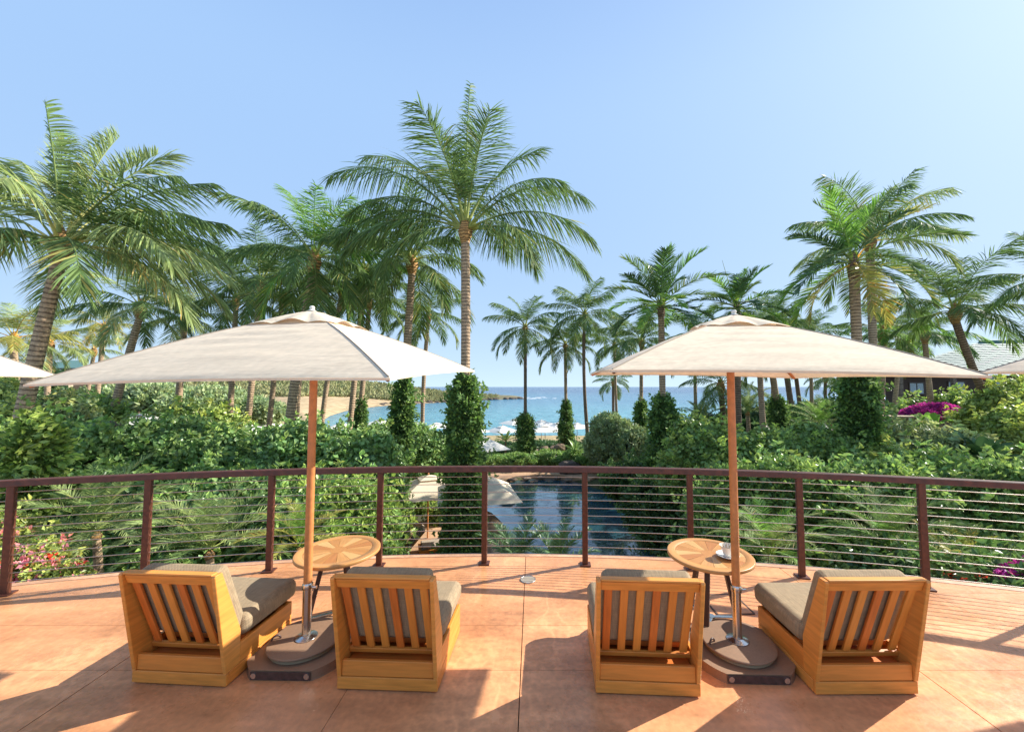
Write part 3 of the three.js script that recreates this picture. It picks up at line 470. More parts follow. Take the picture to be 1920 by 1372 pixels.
function makeChair() {
  const t = thing('lounge_chair', '', 'lounge chair'), W = 0.605, H = M.honey;
  // base box: two courses of boards on each side
  const base = [['base_board', W, 0.070, 0.022, 0, 0.043, -0.011, 0], ['base_board', W - 0.05, 0.090, 0.022, 0, 0.1255, -0.016, 1], ['base_board', W - 0.046, 0.070, 0.022, 0, 0.043, -0.569, 2], ['base_board', W - 0.046, 0.122, 0.022, 0, 0.143, -0.569, 0]];
  for (const [n, w, h, d, x, y, z, k] of base) part(n, board(w, h, d, 0.004, k), H[k], t, [x, y, z]);
  for (const s of [-1, 1]) {
    part('base_board', board(0.022, 0.070, 0.556, 0.004, s + 2), H[(s + 3) % 3], t, [s * (W / 2 - 0.011), 0.043, -0.302]);
    part('base_board', board(0.022, 0.122, 0.480, 0.004, s + 5), H[(s + 2) % 3], t, [s * (W / 2 - 0.011), 0.143, -0.340]);
    part('side_panel', profileBoard([[0.0, 0.084], [0.106, 0.690], [0.102, 0.698], [0.058, 0.698], [-0.098, 0.285], [-0.098, 0.084]], 0.024, 0.003), H[s > 0 ? 2 : 0], t, [s * (W / 2 - 0.012), 0, 0]);
    part('foot', board(0.06, 0.009, 0.08, 0.003), M.darkLeg, t, [s * 0.24, 0.0042, -0.07]); part('foot', board(0.06, 0.009, 0.08, 0.003), M.darkLeg, t, [s * 0.24, 0.0042, -0.51]);
  }
  part('seat_base', board(W - 0.05, 0.018, 0.50, 0.003), M.slat[1], t, [0, 0.118, -0.305]);
  for (const z of [-0.2, -0.5]) part('seat_bearer', board(W - 0.05, 0.03, 0.05, 0.003), M.slat[1], t, [0, 0.188, z]);
  // sloping back: rails and six slats
  const a = V(0, 0.655, 0.070), b = V(0, 0.186, -0.098), dir = V().subVectors(b, a), ang = Math.atan2(dir.z, dir.y) - Math.PI;
  part('top_rail', board(W - 0.05, 0.058, 0.022, 0.004, 3), M.slat[2], t, [0, 0.664, 0.077], [ang, 0, 0]);
  part('bottom_rail', board(W - 0.05, 0.034, 0.022, 0.004, 4), M.slat[0], t, [0, 0.178, -0.100], [ang, 0, 0]);
  part('cap', board(W - 0.05, 0.012, 0.046, 0.004, 6), H[2], t, [0, 0.700, 0.082]);
  const L = dir.length(), sg = [0, 1, 2].map((k) => board(0.046, L - 0.03, 0.016, 0.004, k));
  for (let i = 0; i < 6; i++) part('slat', sg[i % 3], M.slat[(i * 2 + 1) % 3], t, [-0.2325 + i * 0.093, (a.y + b.y) / 2, (a.z + b.z) / 2], [ang, 0, 0]);
  // cushions
  part('seat_cushion', cushionGeo(0.60, 0.135, 0.52, 0.016, 1), M.cushion, t, [0, 0.277, -0.395]);
  part('back_cushion', cushionGeo(0.53, 0.47, 0.11, 0.008, 2), M.cushion, t, [0, 0.478, -0.072], [ang, 0, 0]);
  return t;
}
const chair0 = makeChair();
[[-2.142, -2.476, -3.6, 'lounge chair at far left, its right side lit and its seat half shaded'],
  [-0.867, -2.43, -2.5, 'lounge chair right of the left umbrella pole, its back facing straight out'],
  [0.669, -2.396, -3, 'lounge chair left of the right umbrella pole, near the cup table'],
  [1.951, -2.400, 0.5, 'lounge chair at far right, turned so its left side and seat cushion show']].forEach(([x, z, a, label], i) => {
  const c = i ? chair0.clone() : chair0; if (i) { c.name = numbered('lounge_chair'); scene.add(c); c.userData = { ...chair0.userData }; }
  c.position.set(x, 0, z); c.rotation.y = a * D2R; c.userData.label = label; c.userData.group = 'wooden lounge chairs on the deck';
});
// ---------------------------------------------------------------- tables, cup
function makeTable() {
  const t = thing('side_table', '', 'side table'), R0 = 0.305, ht = 0.54;
  part('rim', new THREE.LatheGeometry([[0.245, 0], [R0 - 0.012, 0], [R0, 0.008], [R0, 0.024], [R0 - 0.005, 0.029], [0.245, 0.029], [0.245, 0]].map(([x, y]) => new THREE.Vector2(x, y)), 72), M.top[0], t, [0, ht - 0.029, 0]);
  const n = 16;
  for (let i = 0; i < n; i++) {
    const a0 = (i / n) * 6.2832 + 0.006, a1 = ((i + 1) / n) * 6.2832 - 0.006, s = new THREE.Shape(); s.moveTo(Math.cos(a0) * 0.062, Math.sin(a0) * 0.062); for (let k = 0; k <= 5; k++) { const a = lerp(a0, a1, k / 5); s.lineTo(Math.cos(a) * 0.2435, Math.sin(a) * 0.2435); } s.lineTo(Math.cos(a1) * 0.062, Math.sin(a1) * 0.062);
    const g = new THREE.ExtrudeGeometry(s, { depth: 0.022, bevelEnabled: true, bevelSize: -0.001, bevelThickness: 0.001, bevelSegments: 1 }), uv = g.attributes.uv, p = g.attributes.position, m = (a0 + a1) / 2;
    for (let k = 0; k < p.count; k++) uv.setXY(k, (p.getX(k) * Math.cos(m) + p.getY(k) * Math.sin(m)) * 1.2 + i * 0.31, (-p.getX(k) * Math.sin(m) + p.getY(k) * Math.cos(m)) * 1.2 + i * 0.53);
    g.rotateX(-Math.PI / 2); part('stave', g, M.top[[0, 3, 1, 2, 0, 1, 2, 3, 1, 0, 2, 1, 3, 0, 2, 1][i]], t, [0, ht - 0.0245, 0]);
  }
  part('centre_disc', new THREE.CylinderGeometry(0.0605, 0.0605, 0.022, 24), M.top[1], t, [0, ht - 0.0125, 0]);
  part('underframe', new THREE.CylinderGeometry(0.2, 0.2, 0.02, 32), M.darkLeg, t, [0, ht - 0.040, 0]);
  for (let i = 0; i < 3; i++) {
    const a = i * 2.0944 + 0.55, c = Math.cos(a), s = Math.sin(a); part('leg', bar(V(c * 0.10, ht - 0.05, s * 0.10), V(c * 0.205, 0.0, s * 0.205), 0.036, 0.03), M.darkLeg, t);
    part('stretcher', bar(V(0, 0.075, 0), V(c * 0.185, 0.075, s * 0.185), 0.03, 0.008), M.steel, t);
  }
  part('hub', new THREE.CylinderGeometry(0.028, 0.028, 0.014, 20), M.steel, t, [0, 0.075, 0]);
  return t;
}
const t1 = makeTable(); t1.position.set(-1.512, 0, -3.13); tag(t1, 'bare round sunburst wooden table beside the left umbrella pole', 'side table', 'round wooden side tables');
const t2 = t1.clone(); t2.name = numbered('side_table'); scene.add(t2); t2.position.set(1.338, 0, -3.065); t2.rotation.y = 0.5; t2.userData = { ...t1.userData, label: 'round sunburst wooden table with a cup and saucer on it' };
{
  const p = V(1.44, 0.5405, -2.99), sc = thing('saucer', 'white china saucer under the cup on the right table', 'saucer', p);
  const lathe = (l, n = 40) => new THREE.LatheGeometry(l.map(([x, y]) => new THREE.Vector2(x, y)), n);
  part('dish', lathe([[0, 0.004], [0.03, 0.004], [0.034, 0], [0.04, 0], [0.042, 0.005], [0.066, 0.012], [0.080, 0.02], [0.081, 0.022], [0.078, 0.022], [0.06, 0.0145], [0.036, 0.008], [0, 0.008]]), M.china, sc);
  const cup = thing('coffee_cup', 'white china cup with patterned rim standing on the saucer', 'cup', p.clone().add(V(0, 0.0085, 0)), -0.35);
  part('bowl', lathe([[0, 0.003], [0.022, 0.003], [0.024, 0], [0.027, 0], [0.027, 0.005], [0.031, 0.012], [0.040, 0.035], [0.048, 0.062], [0.056, 0.076], [0.0565, 0.078], [0.054, 0.0775], [0.045, 0.062], [0.037, 0.035], [0.028, 0.012], [0, 0.008]]), M.chinaBand, cup);
  part('coffee', new THREE.CylinderGeometry(0.040, 0.036, 0.003, 32), M.coffee, cup, [0, 0.045, 0]);
  part('handle', new THREE.TubeGeometry(new THREE.CatmullRomCurve3([V(0.043, 0.060, 0), V(0.062, 0.064, 0), V(0.074, 0.050, 0), V(0.066, 0.032, 0), V(0.037, 0.026, 0)]), 24, 0.0042, 8), M.china, cup);
}
// ---------------------------------------------------------------- market umbrellas on the deck
function canopy(t, ap, cs, o, mat) {   // apex and four corners, relative to the thing
  const H = (tt, drop) => -drop * Math.pow(tt, 1.28);
  for (let k = 0; k < 4; k++) {
    const A = cs[k], B = cs[(k + 1) % 4], hip = (P, tt) => V(lerp(ap.x, P.x, tt), ap.y + H(tt, ap.y - P.y), lerp(ap.z, P.z, tt)), L = A.distanceTo(B);
    const g = sheet(36, 34, (u, v) => {
      const tt = lerp(0.215, 1, v), a = hip(A, tt), b = hip(B, tt), p = a.lerp(b, u), sg = Math.sin(Math.PI * u);
      p.y += 0.012 * sg * tt; const wr = fbm(u * 1.6 * tt + k * 3.1 + o, v * 8 + 0.6 * Math.sin(u * 4), k + o, 3) * 0.016 * sg * (0.4 + 0.6 * (1 - tt)) + 0.006 * Math.sin(v * 44 + u * 3) * sg * (1 - v) * (1 - v);
      p.y += wr; const edge = Math.pow(v, 26) * 0.018 * sg; p.x = lerp(p.x, ap.x, edge); p.z = lerp(p.z, ap.z, edge);
      return [p.x, p.y, p.z, u * L * tt * 0.6, v * 0.75];
    });
    part('canopy_panel', g, mat, t);
    const hem = sheet(36, 3, (u, v) => { const a = hip(A, 1).lerp(hip(B, 1), u), sg = Math.sin(Math.PI * u), e = 0.018 * sg, y = 0.012 * sg - 0.012 * v; return [lerp(a.x, ap.x, e) , a.y + y + 0.0015, lerp(a.z, ap.z, e), u * L * 0.6, v * 0.05]; }); part('hem', hem, mat, t);
    part('seam', new THREE.TubeGeometry(new THREE.CatmullRomCurve3([0.22, 0.4, 0.6, 0.8, 0.99].map((k2) => hip(A, k2).add(V(0, 0.002, 0)))), 20, 0.0032, 5), M.seam, t);
    // vent cap, its rim lifted in a soft wave
    const vg = sheet(20, 10, (u, v) => { const tt = 0.02 + 0.27 * v, p = hip(A, tt).lerp(hip(B, tt), u), sg = Math.sin(Math.PI * u); p.y += 0.038 - 0.030 * v + 0.028 * sg * v * Math.abs(Math.sin(u * 7 + k + o)) + 0.014 * fbm(u * 4 + k, v * 5, o, 3) * sg; return [p.x, p.y, p.z, u * L * 0.4, v * 0.3]; }); part('vent', vg, mat, t);
  }
}
function umbrella(label, p, ap, corners, opt) {
  const t = thing('umbrella', label, 'umbrella', p, 0, 'cream market umbrellas on the deck'), a = ap.clone().sub(p), cs = corners.map((c) => c.clone().sub(p));
  canopy(t, a, cs, opt.seed, M.canvas);
  const top = V(0, a.y - 0.02, 0);
  part('pole', rod(V(0, 0.2, 0), top, 0.027, 0.025, 20), M.pole, t);
  part('sleeve', new THREE.LatheGeometry([[0.0285, 0.066], [0.0285, 0.42], [0.034, 0.422], [0.034, 0.452], [0.028, 0.455], [0.0275, 0.46]].map(([x, y]) => new THREE.Vector2(x, y)), 28), M.steel, t);
  part('knob', rod(V(0.03, 0.43, 0.0), V(0.062, 0.43, 0.0), 0.009, 0.011, 10), M.steel, t);
  part('flange', new THREE.LatheGeometry([[0.0295, 0.118], [0.034, 0.114], [0.068, 0.106], [0.072, 0.101], [0.03, 0.1005]].map(([x, y]) => new THREE.Vector2(x, y)), 32), M.steel, t);
  part('finial', new THREE.LatheGeometry([[0.0, 0.036], [0.012, 0.033], [0.018, 0.025], [0.017, 0.016], [0.012, 0.009], [0.024, 0.002], [0.04, -0.008], [0.0, -0.012]].map(([x, y]) => new THREE.Vector2(x, y)), 20), M.white, t, [a.x, a.y + 0.04, a.z]);
  part('hub', new THREE.CylinderGeometry(0.05, 0.045, 0.07, 16), M.pole, t, [a.x * 0.9, a.y - 0.075, a.z * 0.9]); part('runner', new THREE.CylinderGeometry(0.048, 0.042, 0.08, 16), M.pole, t, [0, a.y - 0.31, 0]);
  for (const c of cs) {
    const pts = [0.03, 0.3, 0.6, 0.85, 0.985].map((k) => V(lerp(a.x, c.x, k), a.y - (a.y - c.y) * Math.pow(k, 1.28) - 0.032 + 0.018 * k, lerp(a.z, c.z, k))), cv = new THREE.CatmullRomCurve3(pts);
    part('rib', new THREE.TubeGeometry(cv, 16, 0.0125, 6), M.pole, t); const m = cv.getPoint(0.5); part('strut', rod(V(0, a.y - 0.31, 0), m, 0.010, 0.010, 6), M.pole, t);
  }
  // two-step weighted base: a low plate cut straight at the front, and a round disc on it
  const cutShape = (r, cut) => { const s = new THREE.Shape(), h = Math.asin(cut / r); for (let i = 0; i <= 48; i++) { const q = lerp(-Math.PI / 2 + (Math.PI / 2 - h), 1.5 * Math.PI - (Math.PI / 2 - h), i / 48); const x = Math.cos(q) * r, y = Math.sin(q) * r; i ? s.lineTo(x, y) : s.moveTo(x, y); } return s; };
  const lay = (s, d) => { const g = new THREE.ExtrudeGeometry(s, { depth: d - 0.008, bevelEnabled: true, bevelSize: -0.004, bevelThickness: 0.004, bevelSegments: 2 }); g.rotateX(-Math.PI / 2); return planar(g, 2); };
  const b = part('base_plate', lay(cutShape(0.325, 0.262), 0.058), M.base, t, [0, 0.004, 0], [0, opt.turn, 0]);
  part('front_strip', board(0.375, 0.046, 0.004, 0.001), M.baseEdge, b, [0, 0.024, 0.2645]);
  for (const s of [-1, 1]) part('bolt', new THREE.CylinderGeometry(0.0165, 0.0165, 0.006, 18).rotateX(Math.PI / 2), M.steel, b, [s * 0.165, 0.026, 0.2685]);
  part('pedestal', new THREE.CylinderGeometry(0.205, 0.215, 0.022, 40), M.baseSide, t, [0, 0.0725, 0]);
  const dg = new THREE.LatheGeometry([[0, 0.016], [0.222, 0.016], [0.230, 0.012], [0.232, 0.006], [0.226, 0], [0, 0]].map(([x, y]) => new THREE.Vector2(x, y)), 64); part('base_disc', planar(dg, 2), M.base, t, [0, 0.0845, 0]);
  part('clip', new THREE.TorusGeometry(0.026, 0.006, 8, 16, Math.PI).rotateY(0.6), M.baseEdge, t, [-0.185, 0.1005, 0.03]);
  return t;
}
umbrella('cream umbrella over the two left chairs, its left front panel in grey shade', V(-1.549, 0, -2.782), V(-1.575, 2.30, -2.782), [V(-2.565, 1.81, -1.984), V(-0.64, 1.838, -1.76), V(-0.533, 1.945, -3.581), V(-2.45, 1.92, -3.80)], { seed: 1, turn: -0.02 });
umbrella('cream umbrella over the two right chairs, its wide front panel facing straight out', V(1.376, 0, -2.75), V(1.41, 2.265, -2.75), [V(0.374, 1.880, -1.905), V(2.238, 1.852, -1.924), V(2.378, 1.885, -3.591), V(0.517, 1.915, -3.577)], { seed: 2, turn: -0.03 });
umbrella('white umbrella cut by the left edge, only its right corner in view', V(-4.55, 0, -2.45), V(-4.55, 2.30, -2.45), [V(-5.6, 1.85, -1.75), V(-3.75, 1.85, -1.45), V(-3.41, 1.875, -2.84), V(-5.35, 1.88, -3.3)], { seed: 3, turn: 0.2 });
umbrella('cream umbrella cut by the right edge, only its left corner in view', V(4.32, 0, -2.32), V(4.32, 2.28, -2.32), [V(3.35, 1.86, -1.45), V(5.2, 1.85, -1.4), V(5.3, 1.88, -3.2), V(3.16, 1.90, -2.80)], { seed: 4, turn: -0.2 });
// ---------------------------------------------------------------- palms, nearest and largest first
for (const [label, x, y, bx, d, l, sd] of [['palm crown low in the gap between the bright stiff palm and the right umbrella peak', 1302, 640, 1306, 25, 2.5, 81], ['palm crown half hidden behind the right slope of the right umbrella', 1452, 612, 1448, 23, 2.5, 82], ['faint farther palm between the leaning palm and the bright stiff palm', 1152, 652, 1158, 34, 3.0, 83],
  ['palm crown left of the broad dark palm, its trunk hidden', 442, 572, 428, 17, 2.6, 84], ['palm crown between the broad dark palm and its ivy clad neighbour', 684, 522, 652, 16, 2.6, 85], ['far palm crown above the low dark palm under the right umbrella', 1520, 640, 1524, 27, 2.4, 86]]) palm(label, { hub: [x, y], base: [bx, 830], d, r: 0.1, L: l, n: 17, seed: sd });
palm('very large coconut palm leaning in from the left edge', { hub: [112, 482], base: [38, 830], d: 7.5, r: 0.105, bend: -0.4, seed: 3, leaf: 0.86, n: 84, mats: [M.frond, M.frondGrey, M.frondGrey], hang: 1.0, fronds: [
  [4, 40, -28, 2.83], [-12, 26, -62, 2.79], [12, 20, -50, 2.97], [20, 55, 10, 2.9], [35, 68, 36, 2.5], [75, 82, 62, 2.6], [-70, 84, 66, 2.3], [150, 78, 52, 2.5], [165, 62, 20, 2.8], [180, 55, 0, 2.79], [190, 40, -25, 2.79], [172, 28, -50, 2.70],
  [200, 15, -62, 2.8], [-60, 45, -45, 2.4], [100, 60, 5, 2.70], [60, 45, -20, 2.70], [120, 42, -30, 2.70], [40, 10, -60, 2.8], [-35, 2, -70, 2.7, 0.3], [8, -4, -68, 2.9, 0.3], [140, 5, -62, 2.7], [-80, 8, -72, 2.0, 0.4], [215, -5, -70, 2.4, 0.3], [85, 15, -55, 2.8], [25, 38, -12, 2.79], [55, 74, 44, 2.5], [-150, 66, 22, 2.3], [-10, 50, -8, 2.9], [30, 28, -40, 2.70]] });
palm('tallest coconut palm in the middle, lower trunk wrapped in thick ivy', { hub: [872, 448], base: [858, 1130], d: 10.5, r: 0.115, bend: 0.3, husk: 1.8, seed: 4, ivy: [712, 14, 27, 4200], ivySize: 1.0, leaf: 1.0, hang: 1.1, fronds: [
  [174, 34, -58, 4.0], [186, 56, -24, 4.3], [168, 62, 2, 4.0, 0.15], [160, 80, 56, 3.3], [-78, 88, 72, 3.5], [60, 85, 64, 3.4], [22, 68, 26, 3.3], [6, 52, -24, 3.9], [-25, 48, -38, 3.2], [-4, 28, -60, 3.8], [10, 14, -58, 3.8], [-38, 6, -76, 2.8, 0.3], [200, -2, -72, 2.6], [122, 70, 30, 3.2], [92, 60, 0, 3.3], [110, 40, -40, 3.0], [70, 36, -40, 3.0], [-112, 64, 22, 2.8], [40, 20, -55, 3.0], [-60, 70, 28, 2.7], [178, 46, -40, 3.7], [192, 18, -60, 3.3]] });
palm('broad dark coconut palm behind the peak of the left umbrella', { hub: [588, 508], base: [538, 868], d: 12.5, r: 0.135, bend: -0.3, L: 2.85, n: 24, seed: 21, low: -42, mats: [M.frond, M.frondBright, M.frond] });
palm('coconut palm just left of the tallest palm, ivy covering the lower trunk', { hub: [772, 508], base: [738, 900], d: 13.5, r: 0.12, bend: 0.2, L: 2.95, n: 23, seed: 8, low: -28, ivy: [712, 9, 19, 1700], ivyMat: M.ivy });
palm('yellowish leaning coconut palm rising left of the left umbrella', { hub: [262, 592], base: [208, 800], d: 15, r: 0.115, bend: -0.2, L: 2.35, n: 18, seed: 5, husk: 2.2, mats: [M.frond, M.frondGrey] });
palm('coconut palm whose crown hangs over the left slope of the left umbrella', { hub: [345, 612], base: [330, 800], d: 18, r: 0.12, L: 2.3, n: 17, seed: 6, mats: [M.frondGrey, M.frond] });
palm('thin palm with light straight trunk left of the yellowish leaning palm', { hub: [194, 622], base: [178, 775], d: 26, r: 0.12, L: 2.0, n: 16, seed: 7, mats: [M.frondGrey, M.frondYellow] });
palm('yellow palm low at the left edge above the white umbrella corner', { hub: [24, 650], base: [34, 790], d: 19, r: 0.13, L: 2.4, n: 16, seed: 9, mats: [M.frondYellow, M.frondGrey, M.frondGrey] });
palm('short yellow green palm in front of the small green roofed house', { hub: [93, 655], base: [86, 760], d: 24, r: 0.12, L: 2.3, n: 16, seed: 10, mats: [M.frondYellow, M.frondGrey] });
palm('slim palm with small crown right of the short yellow green palm', { hub: [175, 665], base: [158, 765], d: 30, r: 0.12, L: 2.0, n: 14, seed: 31, mats: [M.frondGrey] });
palm('palm behind the left slope of the umbrella, fourth trunk left of the umbrella pole', { hub: [487, 545], base: [463, 808], d: 16, r: 0.1, L: 2.5, n: 17, seed: 12 });
palm('palm with thin trunk, third left of the left umbrella pole', { hub: [528, 565], base: [503, 808], d: 18.5, r: 0.1, L: 2.3, n: 15, seed: 13 });
palm('palm whose trunk stands right against the thick trunk left of the umbrella pole', { hub: [575, 540], base: [553, 815], d: 20, r: 0.1, L: 2.2, n: 14, seed: 14 });
palm('palm with thin curved trunk just right of the left umbrella pole', { hub: [640, 555], base: [606, 812], d: 18, r: 0.10, bend: -0.3, L: 2.3, n: 16, seed: 15 });
palm('palm with cone of ivy at its foot behind the right corner of the left umbrella', { hub: [692, 575], base: [670, 835], d: 18, r: 0.1, L: 2.3, n: 15, seed: 16, ivy: [750, 4, 17, 600] });
palm('slim palm with bare trunk between the ivy trunk and the tallest palm', { hub: [803, 600], base: [797, 812], d: 21, r: 0.10, bend: -0.3, L: 2.3, n: 15, seed: 17 });
palm('slim second palm with bare trunk left of the tallest palm, trunk darker', { hub: [765, 610], base: [770, 812], d: 23, r: 0.10, L: 2.1, n: 14, seed: 18, dark: true });
palm('free standing palm over the sea, first right of the tallest palm', { hub: [985, 622], base: [985, 862], d: 30, r: 0.115, L: 3.2, n: 20, seed: 19, dark: true, ivy: [778, 11, 14, 650], ivySize: 1.3 });
palm('short palm over the sea with ivy up the lower third of its trunk', { hub: [1060, 655], base: [1062, 850], d: 31, r: 0.115, L: 3.0, n: 20, seed: 20, ivy: [752, 4, 13, 600], ivySize: 1.3 });
palm('taller leaning palm over the sea with bare dark trunk', { hub: [1096, 598], base: [1108, 858], d: 28, r: 0.11, bend: -0.3, L: 3.3, n: 22, seed: 22, dark: true });
palm('bright stiff palm left of the right umbrella with thick ivy round its foot', { hub: [1240, 590], base: [1245, 890], d: 15, r: 0.115, kind: 'stiff', L: 2.35, n: 24, seed: 23, low: -12, husk: 1.25, mats: [M.frondBright, M.frond, M.frond, M.frondDark], ivy: [746, 14, 25, 1900] });
palm('palm with narrow ivy column, just left of the bright stiff palm', { hub: [1203, 650], base: [1202, 835], d: 26, r: 0.115, L: 2.9, n: 20, seed: 24, ivy: [752, 7, 11, 700], ivySize: 1.2 });
palm('dark stiff palm with upright spear leaf behind the peak of the right umbrella', { hub: [1382, 595], base: [1384, 860], d: 16, r: 0.13, kind: 'stiff', L: 2.0, n: 22, seed: 25, low: -15, husk: 1.2, dark: true, spear: [-25, 95], mats: [M.frondDark, M.frond, M.frondBright] });
palm('bright green feathery palm with ivy covered trunk right of the right umbrella peak', { hub: [1602, 515], base: [1618, 905], d: 11, r: 0.12, kind: 'stiff', L: 2.1, n: 24, seed: 26, low: -35, husk: 1.2, mats: [M.frondBright, M.frond, M.frondDark, M.frondBright, M.frond, M.frondYellow], ivy: [688, 17, 26, 3200], ivyMat: M.ivy });
palm('tall coconut palm standing behind the bright green feathery palm', { hub: [1632, 468], base: [1642, 800], d: 15, r: 0.13, L: 3.0, n: 20, seed: 27, low: -5, mats: [M.frondGrey, M.frond] });
palm('coconut palm with curved leaning trunk before the green tiled roof', { hub: [1792, 600], base: [1884, 800], d: 14.5, r: 0.115, bend: -0.5, L: 2.6, n: 16, seed: 28, low: -6, dark: true });
palm('small distant palm standing alone on the shore right of the leaning palm', { hub: [1150, 722], base: [1150, 790], d: 48, r: 0.16, L: 2.6, n: 18, seed: 29, low: -30, dark: true });
palm('low dark palm beneath the right umbrella, left of its pole', { hub: [1352, 735], base: [1362, 830], d: 22, r: 0.14, L: 2.4, n: 18, seed: 30, low: -35, dark: true });
palm('palm with pale trunk beneath the right umbrella, first right of its pole', { hub: [1424, 650], base: [1438, 835], d: 17, r: 0.11, bend: -0.2, L: 2.2, n: 18, seed: 32 });
palm('palm with ivy on its trunk beneath the right umbrella, second right of its pole', { hub: [1442, 660], base: [1470, 830], d: 18, r: 0.13, L: 2.2, n: 18, seed: 33, ivy: [748, 8, 17, 900] });
palm('palm with dark leaning trunk, nearer the rib corner of the right umbrella', { hub: [1470, 665], base: [1486, 775], d: 27, r: 0.17, L: 2.5, n: 18, seed: 34, dark: true });
palm('thin palm leaning left close beside the dark leaning trunk', { hub: [1488, 668], base: [1502, 772], d: 28, r: 0.13, L: 2.4, n: 16, seed: 35, dark: true });
palm('small palm against the sea between rib corner and ivy trunk on the right', { hub: [1548, 716], base: [1548, 775], d: 36, r: 0.13, L: 2.2, n: 16, seed: 36, dark: true });
palm('small palm with dark thick trunk just left of the tall ivy column on the right', { hub: [1577, 722], base: [1577, 775], d: 33, r: 0.17, L: 1.9, n: 16, seed: 37, dark: true });
palm('palm with tan trunk just right of the tall ivy column', { hub: [1657, 640], base: [1650, 800], d: 17, r: 0.125, L: 2.0, n: 18, seed: 38, mats: [M.frondBright, M.frond] });
palm('palm with grey trunk in front of the dark house wall', { hub: [1735, 640], base: [1748, 775], d: 20, r: 0.11, L: 2.4, n: 20, seed: 39, mats: [M.frond, M.frondBright] });
palm('thin palm between the tan trunk and the grey trunk before the house', { hub: [1688, 655], base: [1676, 775], d: 24, r: 0.11, L: 2.2, n: 18, seed: 40 });
palm('palm cut by the right edge, only some fronds reach into view', { hub: [1985, 560], base: [1990, 800], d: 12, r: 0.14, L: 2.2, n: 18, seed: 41 });
for (const [i, [x, y, d, L]] of [[388, 742, 150, 5], [405, 738, 170, 5], [348, 748, 140, 5], [545, 735, 240, 6]].entries()) palm(['second', 'third', 'leftmost', 'rightmost'][i] + ' tiny palm from the left, far off among the headland scrub', { hub: [x, y, d], base: [x + 2, y + 16], d, r: 0.25, L, n: 14, seed: 60 + i, group: 'tiny palms on the headland', ground: -9, huskH: 0.5, dark: true });

// low feather palms just beyond the railing
const feather = (label, hub, d, L, n, mats, o = {}) => palm(label, { name: 'feather_palm', hub, base: [hub[0] + (o.lean ?? 4), hub[1] + 60], d, r: 0.05, kind: 'date', L, n, low: 14, seed: 500 + hub[0], mats, husk: 1.5, huskH: 0.4, ground: at(hub[0], hub[1], d).y - 1.6, ...o });
feather('silvery feather palm behind the second post from the left', [180, 1000], 6.3, 1.15, 26, [M.frondGrey, M.frondGrey, M.frond]);
feather('silvery feather palm left of the left umbrella pole, above the far left chair', [392, 1035], 6.2, 1.2, 26, [M.frondGrey, M.frondGrey, M.frond]);
feather('feather palm half hidden behind the left table', [560, 1030], 6.0, 0.8, 20, [M.frondBright, M.frondYellow]);
feather('feather palm with bright fronds just right of the right umbrella pole', [1445, 1045], 6.4, 0.95, 24, [M.frondBright, M.frondGrey]);
feather('feather palm behind the far right chair', [1672, 1030], 6.3, 1.0, 24, [M.frondBright, M.frondGrey, M.frond]);
feather('feather palm at far right near the red flowers', [1800, 1080], 6.0, 0.8, 20, [M.frondYellow, M.frondBright]);
feather('feather palm among the shrubs left of the sun lounger', [722, 1015], 9.5, 0.8, 20, [M.frondBright, M.frondYellow]);
feather('bushy feather palm in front of the white shade cloth', [1538, 800], 20, 1.7, 26, [M.frondBright, M.frondGrey], { r: 0.09 });
feather('feather palm right behind the right umbrella pole', [1402, 775], 20, 1.6, 24, [M.frond, M.frondGrey], { r: 0.09 });
feather('dark fan of fronds at the water line left of the right umbrella pole', [1318, 795], 24, 1.6, 26, [M.frondDark, M.frond], { r: 0.09 });
feather('pale feather palm below the planter wall', [1700, 840], 14, 1.2, 22, [M.frondGrey, M.frondBright], { r: 0.07 });
for (const [x, lab] of [[968, 'dark glossy cycad in front of the pool, left of the middle post'], [1045, 'dark glossy cycad in front of the pool, beside the middle post']]) palm(lab, { name: 'cycad', hub: [x, 1078], base: [x, 1110], d: 5.6, r: 0.09, kind: 'stiff', L: 0.62, n: 22, low: 6, seed: x, mats: [M.frondDark], husk: 1.3, huskH: 0.25, ground: at(x, 1078, 5.6).y - 1.4 });

// ---------------------------------------------------------------- shrubs
{
  const R = rng(31), hb = [];
  for (let x = -70; x <= 845; x += 66) { if (x > 700) { hb.push([x, 852 + R() * 8, 16.5 + R(), 50, 48]); continue; } hb.push([x, 884 + R() * 24 - (x < 90 ? 26 : 0), 9.6 + R() * 0.9, 74 + R() * 16, 80 + R() * 10]); if (x < 600) { hb.push([x + 26, 985 + R() * 20, 8.2 + R() * 0.5, 84 + R() * 14, 82]); hb.push([x + 10, 1110, 7.6, 88, 90]); } }
  bush('hedge', 'long dark glossy hedge running behind the left half of the railing', 'hedge', M.hedge, SP.glossy, hb, 30000, 1.0);
}
bush('shrub', 'rounded light green mound of shrub between hedge and railing left of the ivy trunk', 'shrub', M.bush, SP.round, [[650, 970, 8.2, 72, 54], [700, 992, 8.0, 44, 50], [610, 1010, 7.8, 60, 60], [660, 1060, 7.6, 80, 50]], 5200, 0.95);
bush('shrub', 'bright yellow green shrub at the left edge behind the leaning palm trunk', 'shrub', M.bushYellow, SP.glossy, [[-30, 775, 10, 46, 46], [12, 812, 9.5, 34, 44], [4, 748, 11, 28, 26]], 2600, 1.0);
bush('shrub', 'bright green creeper at the foot of the leaning palm', 'shrub', M.bush, SP.ivy, [[64, 852, 7.2, 24, 44], [66, 808, 7.4, 13, 24], [40, 930, 7.3, 34, 50]], 1700, 1.0);
bush('shrub', 'brownish grey shrub right of the leaning palm trunk', 'shrub', M.bushGrey, SP.fine, [[102, 800, 12, 42, 42]], 1700, 1.2);
